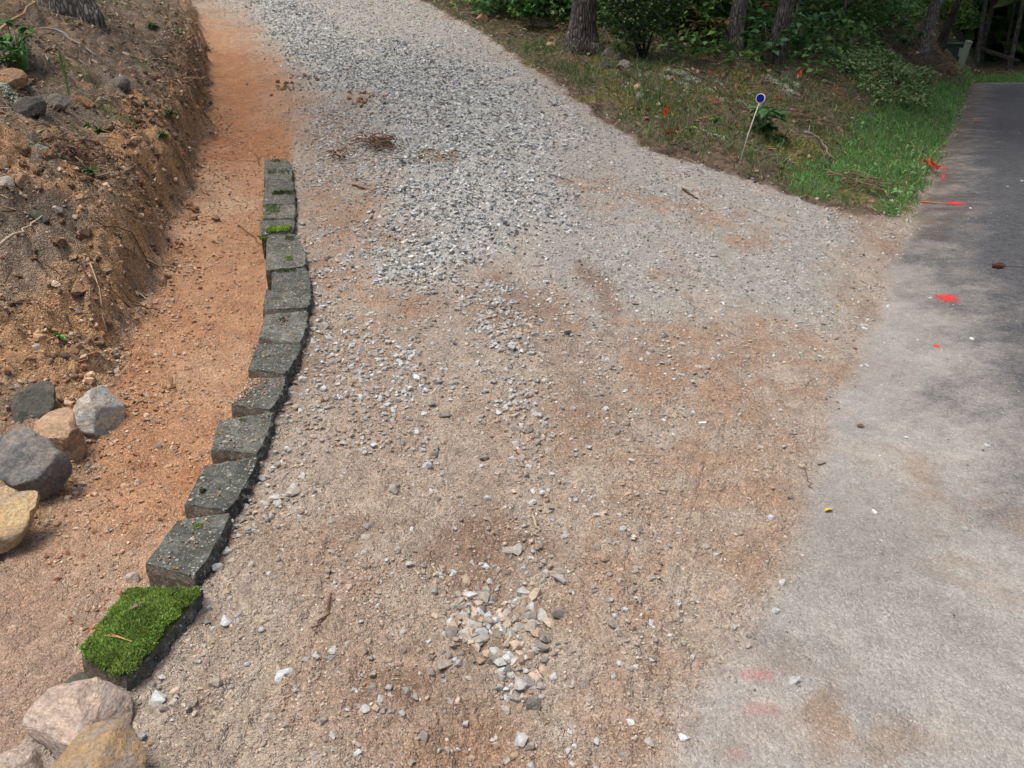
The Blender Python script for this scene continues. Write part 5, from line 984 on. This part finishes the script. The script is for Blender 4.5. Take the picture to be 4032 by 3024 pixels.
# dense evergreen shrub beside the pine
ps = g2(1388, 128); root = empty('shrub', ps, 'dense small leaved evergreen shrub with pale new growth beside the big pine', 'shrub')
r = np.random.default_rng(61); n = 9000; a = r.uniform(-1, 1, (n, 3)); a = a[(np.abs(a)**3).sum(1) < 1]; a = a[r.uniform(0, 1, len(a)) < .25+.75*np.abs(a).max(1)]; n = len(a); bz = a*[.62, .5, .75]+[0, 0, .98]; bz[:, 2] += .10*np.sin(bz[:, 0]*6); bz[:, 0] += .07*np.sin(bz[:, 2]*9)
cc = pick(r, n, [(58, 84, 44), (46, 70, 38), (70, 98, 50)], .25); tip = (np.abs(a).max(1) > .85) & (r.uniform(0, 1, n) < .25); cc[tip] = pick(r, int(tip.sum()), [(150, 168, 104), (176, 188, 130)])
V, Fc, C = merge([LEAF_S], np.zeros(n, int), bz, np.ones((n, 3))*r.uniform(.04, .075, (n, 1)), rotm(r.normal(0, .7, n), r.normal(0, .7, n), r.uniform(0, 6.28, n)), cc); o = mesh_obj('foliage', V, Fc, M_leaf, root, C); o['kind'] = 'stuff'
for a_, b_ in ((-.35, .1), (.3, .15), (0, -.1), (-.15, .2)):
    V, Fc = tube([(0, 0, -.05), (a_*.4, b_*.4, .3), (a_, b_, .8)], [.028, .022, .01], 7); mesh_obj('stem', V, Fc, BK[2], root, smooth=True)
# the wood: trunks and undergrowth, each its own
r = np.random.default_rng(71); k = 0; spots = []
while k < 62:
    y = r.uniform(13.5, 42); x = r.uniform(-.12, .85)*y
    if s_of(np.array([x]), np.array([y]))[0] > -1.5 and y < 27: continue
    if any((x-q[0])**2+(y-q[1])**2 < 2.0 for q in spots): continue
    if pdist(P_verge, np.array([x]), np.array([y]))[0] < 2.0: continue
    spots.append((x, y)); k += 1
    tree((x, y), r.uniform(.04, .15) if k % 3 else r.uniform(.02, .05), r.uniform(9, 14), int(r.integers(0, 3)), 'dim trunk deep in the shaded wood behind the slope', 10+k, 'forest_tree', 'trees of the wood', (r.normal(0, .05), r.normal(0, .03)), False)
UND = [bush_mesh('foliage', 40+i, 1100, 1.15, 1.9, .12, c_, shell=.25) for i, c_ in enumerate([[(94, 132, 66), (74, 112, 54), (122, 156, 82)], [(104, 142, 70), (136, 168, 88), (84, 122, 60)], [(80, 122, 64), (96, 142, 84), (66, 104, 54)]])]
us = []
k = 0
while k < 200:
    y = r.uniform(14.5, 40) if k > 60 else r.uniform(15, 20); x = r.uniform(-.1, .95)*y
    if s_of(np.array([x]), np.array([y]))[0] > -2.4 and y < 28.5: continue
    if abs(x/y-(2078*KD-CX)/F) < .06 and y < 33: continue
    if y < 22 and min(abs(x/y-(q*KD-CX)/F*1.0) for q in (1580, 1680, 1250, 1995)) < .05: continue
    if pdist(P_verge, np.array([x]), np.array([y]))[0] < 1.5: continue
    us.append((x, y)); k += 1
bushes(us, UND, 'leafy undergrowth bush in the shaded wood', 'bush', 'undergrowth of the wood', 'undergrowth', (.6, 1.25), 8)
x, y, z = dens_pick(130000, 11.5, 32, lambda x, y, z: z['verge']*(1-z['grass'])*np.clip(.45+.7*fbm(x, y, .8, 3, 91), 0, 1)*sstep(1.2, 2.4, vd(x, y))*sstep(11.8, 13.5, y+.1*x)*(x > .02*y)*(s_of(x, y) < -1.6)*(np.abs(x/y-(2078*KD-CX)/F) > .035), r)
n = len(x); z0 = H(x, y)+r.beta(1.2, 2.2, n)*np.clip(.25+.5*fbm(x, y, .8, 3, 91), .05, .9); V, Fc, C = merge([LEAF_S], np.zeros(n, int), np.stack([x, y, z0], 1), np.ones((n, 3))*r.uniform(.07, .17, (n, 1))*np.interp(y, [12, 32], [1, 1.8])[:, None], rotm(r.normal(0, .45, n), r.normal(0, .45, n), r.uniform(0, 6.28, n)), pick(r, n, [(84, 124, 62), (68, 106, 52), (110, 146, 76), (60, 94, 48)], .3))
tag(mesh_obj('ground_cover', V, Fc, M_leaf, col=C), 'low green leafy ground cover spreading under the trees', 'ground cover', kind='stuff')
# far side of the wood: nobody could tell its leaves and stems apart
n = 34000; th = np.radians(r.uniform(-25, 55, n)); rad = r.uniform(42, 56, n); x = rad*np.sin(th); y = rad*np.cos(th); z = H(x, y)+15*r.uniform(0, 1, n)**1.2-.3
V, Fc, C = merge([LEAF_S], np.zeros(n, int), np.stack([x, y, z], 1), np.ones((n, 3))*r.uniform(.6, 1.3, (n, 1)), rotm(r.normal(0, .7, n), r.normal(0, .7, n), r.uniform(0, 6.28, n)), pick(r, n, FOL, .3)); o = mesh_obj('distant_wood', V, Fc, M_leaf, col=C); tag(o, 'far dense wall of dark green foliage closing the view', 'wood', kind='stuff')
# ------------------------------------------------------------ utility box, pedestal and fallen log
M_ubox = plain('utility_green', (52, 72, 62), .6, .15); M_ped = plain('pedestal_green', (132, 144, 122), .6, .12); M_lab = plain('label_grey', (150, 158, 160), .5)
p = g2(2074, 141); ub = empty('utility_box', (p[0], p[1]+.9, p[2]), 'dark green metal utility cabinet behind the pale pedestal', 'utility box', rz=-.35); sc = p[1]/F*KD
bx0 = bevel(mesh_obj('body', *box(-.42, .42, -.35, .35, -.1, .52), M_ubox, ub), .02); bevel(mesh_obj('lid', *box(-.45, .45, -.38, .38, .522, .60), M_ubox, ub), .025); mesh_obj('label', *box(.26, .36, -.362, -.352, .22, .46), M_lab, ub); mesh_obj('base_pad', *box(-.5, .5, -.45, .45, -.15, .02), plain('pad_grey', (120, 118, 110), .9), ub)
pd_ = empty('utility_pedestal', p, 'pale green round utility pedestal leaning by the road', 'pedestal')
V, Fc = tube([(0, 0, -.1), (.05, 0, .3), (.10, 0, .62)], .095, 20); mesh_obj('post', V, Fc, M_ped, pd_, smooth=False); V, Fc = tube([(.1, 0, .6), (.103, 0, .63), (.112, 0, .67)], [.106, .106, .09], 20); mesh_obj('cap', V, Fc, M_ped, pd_)
a = g2(2110, 122); b_ = g2(2200, 140); V, Fc = tube([a+[0, 0, .3], (a+b_)/2+[0, 0, .2], b_+[0, 0, .12]]-a, [.12, .11, .09], 10); o = mesh_obj('fallen_log', V, Fc, BK[1], smooth=True); o.location = a; tag(o, 'fallen log lying in the shade behind the utility box', 'log')
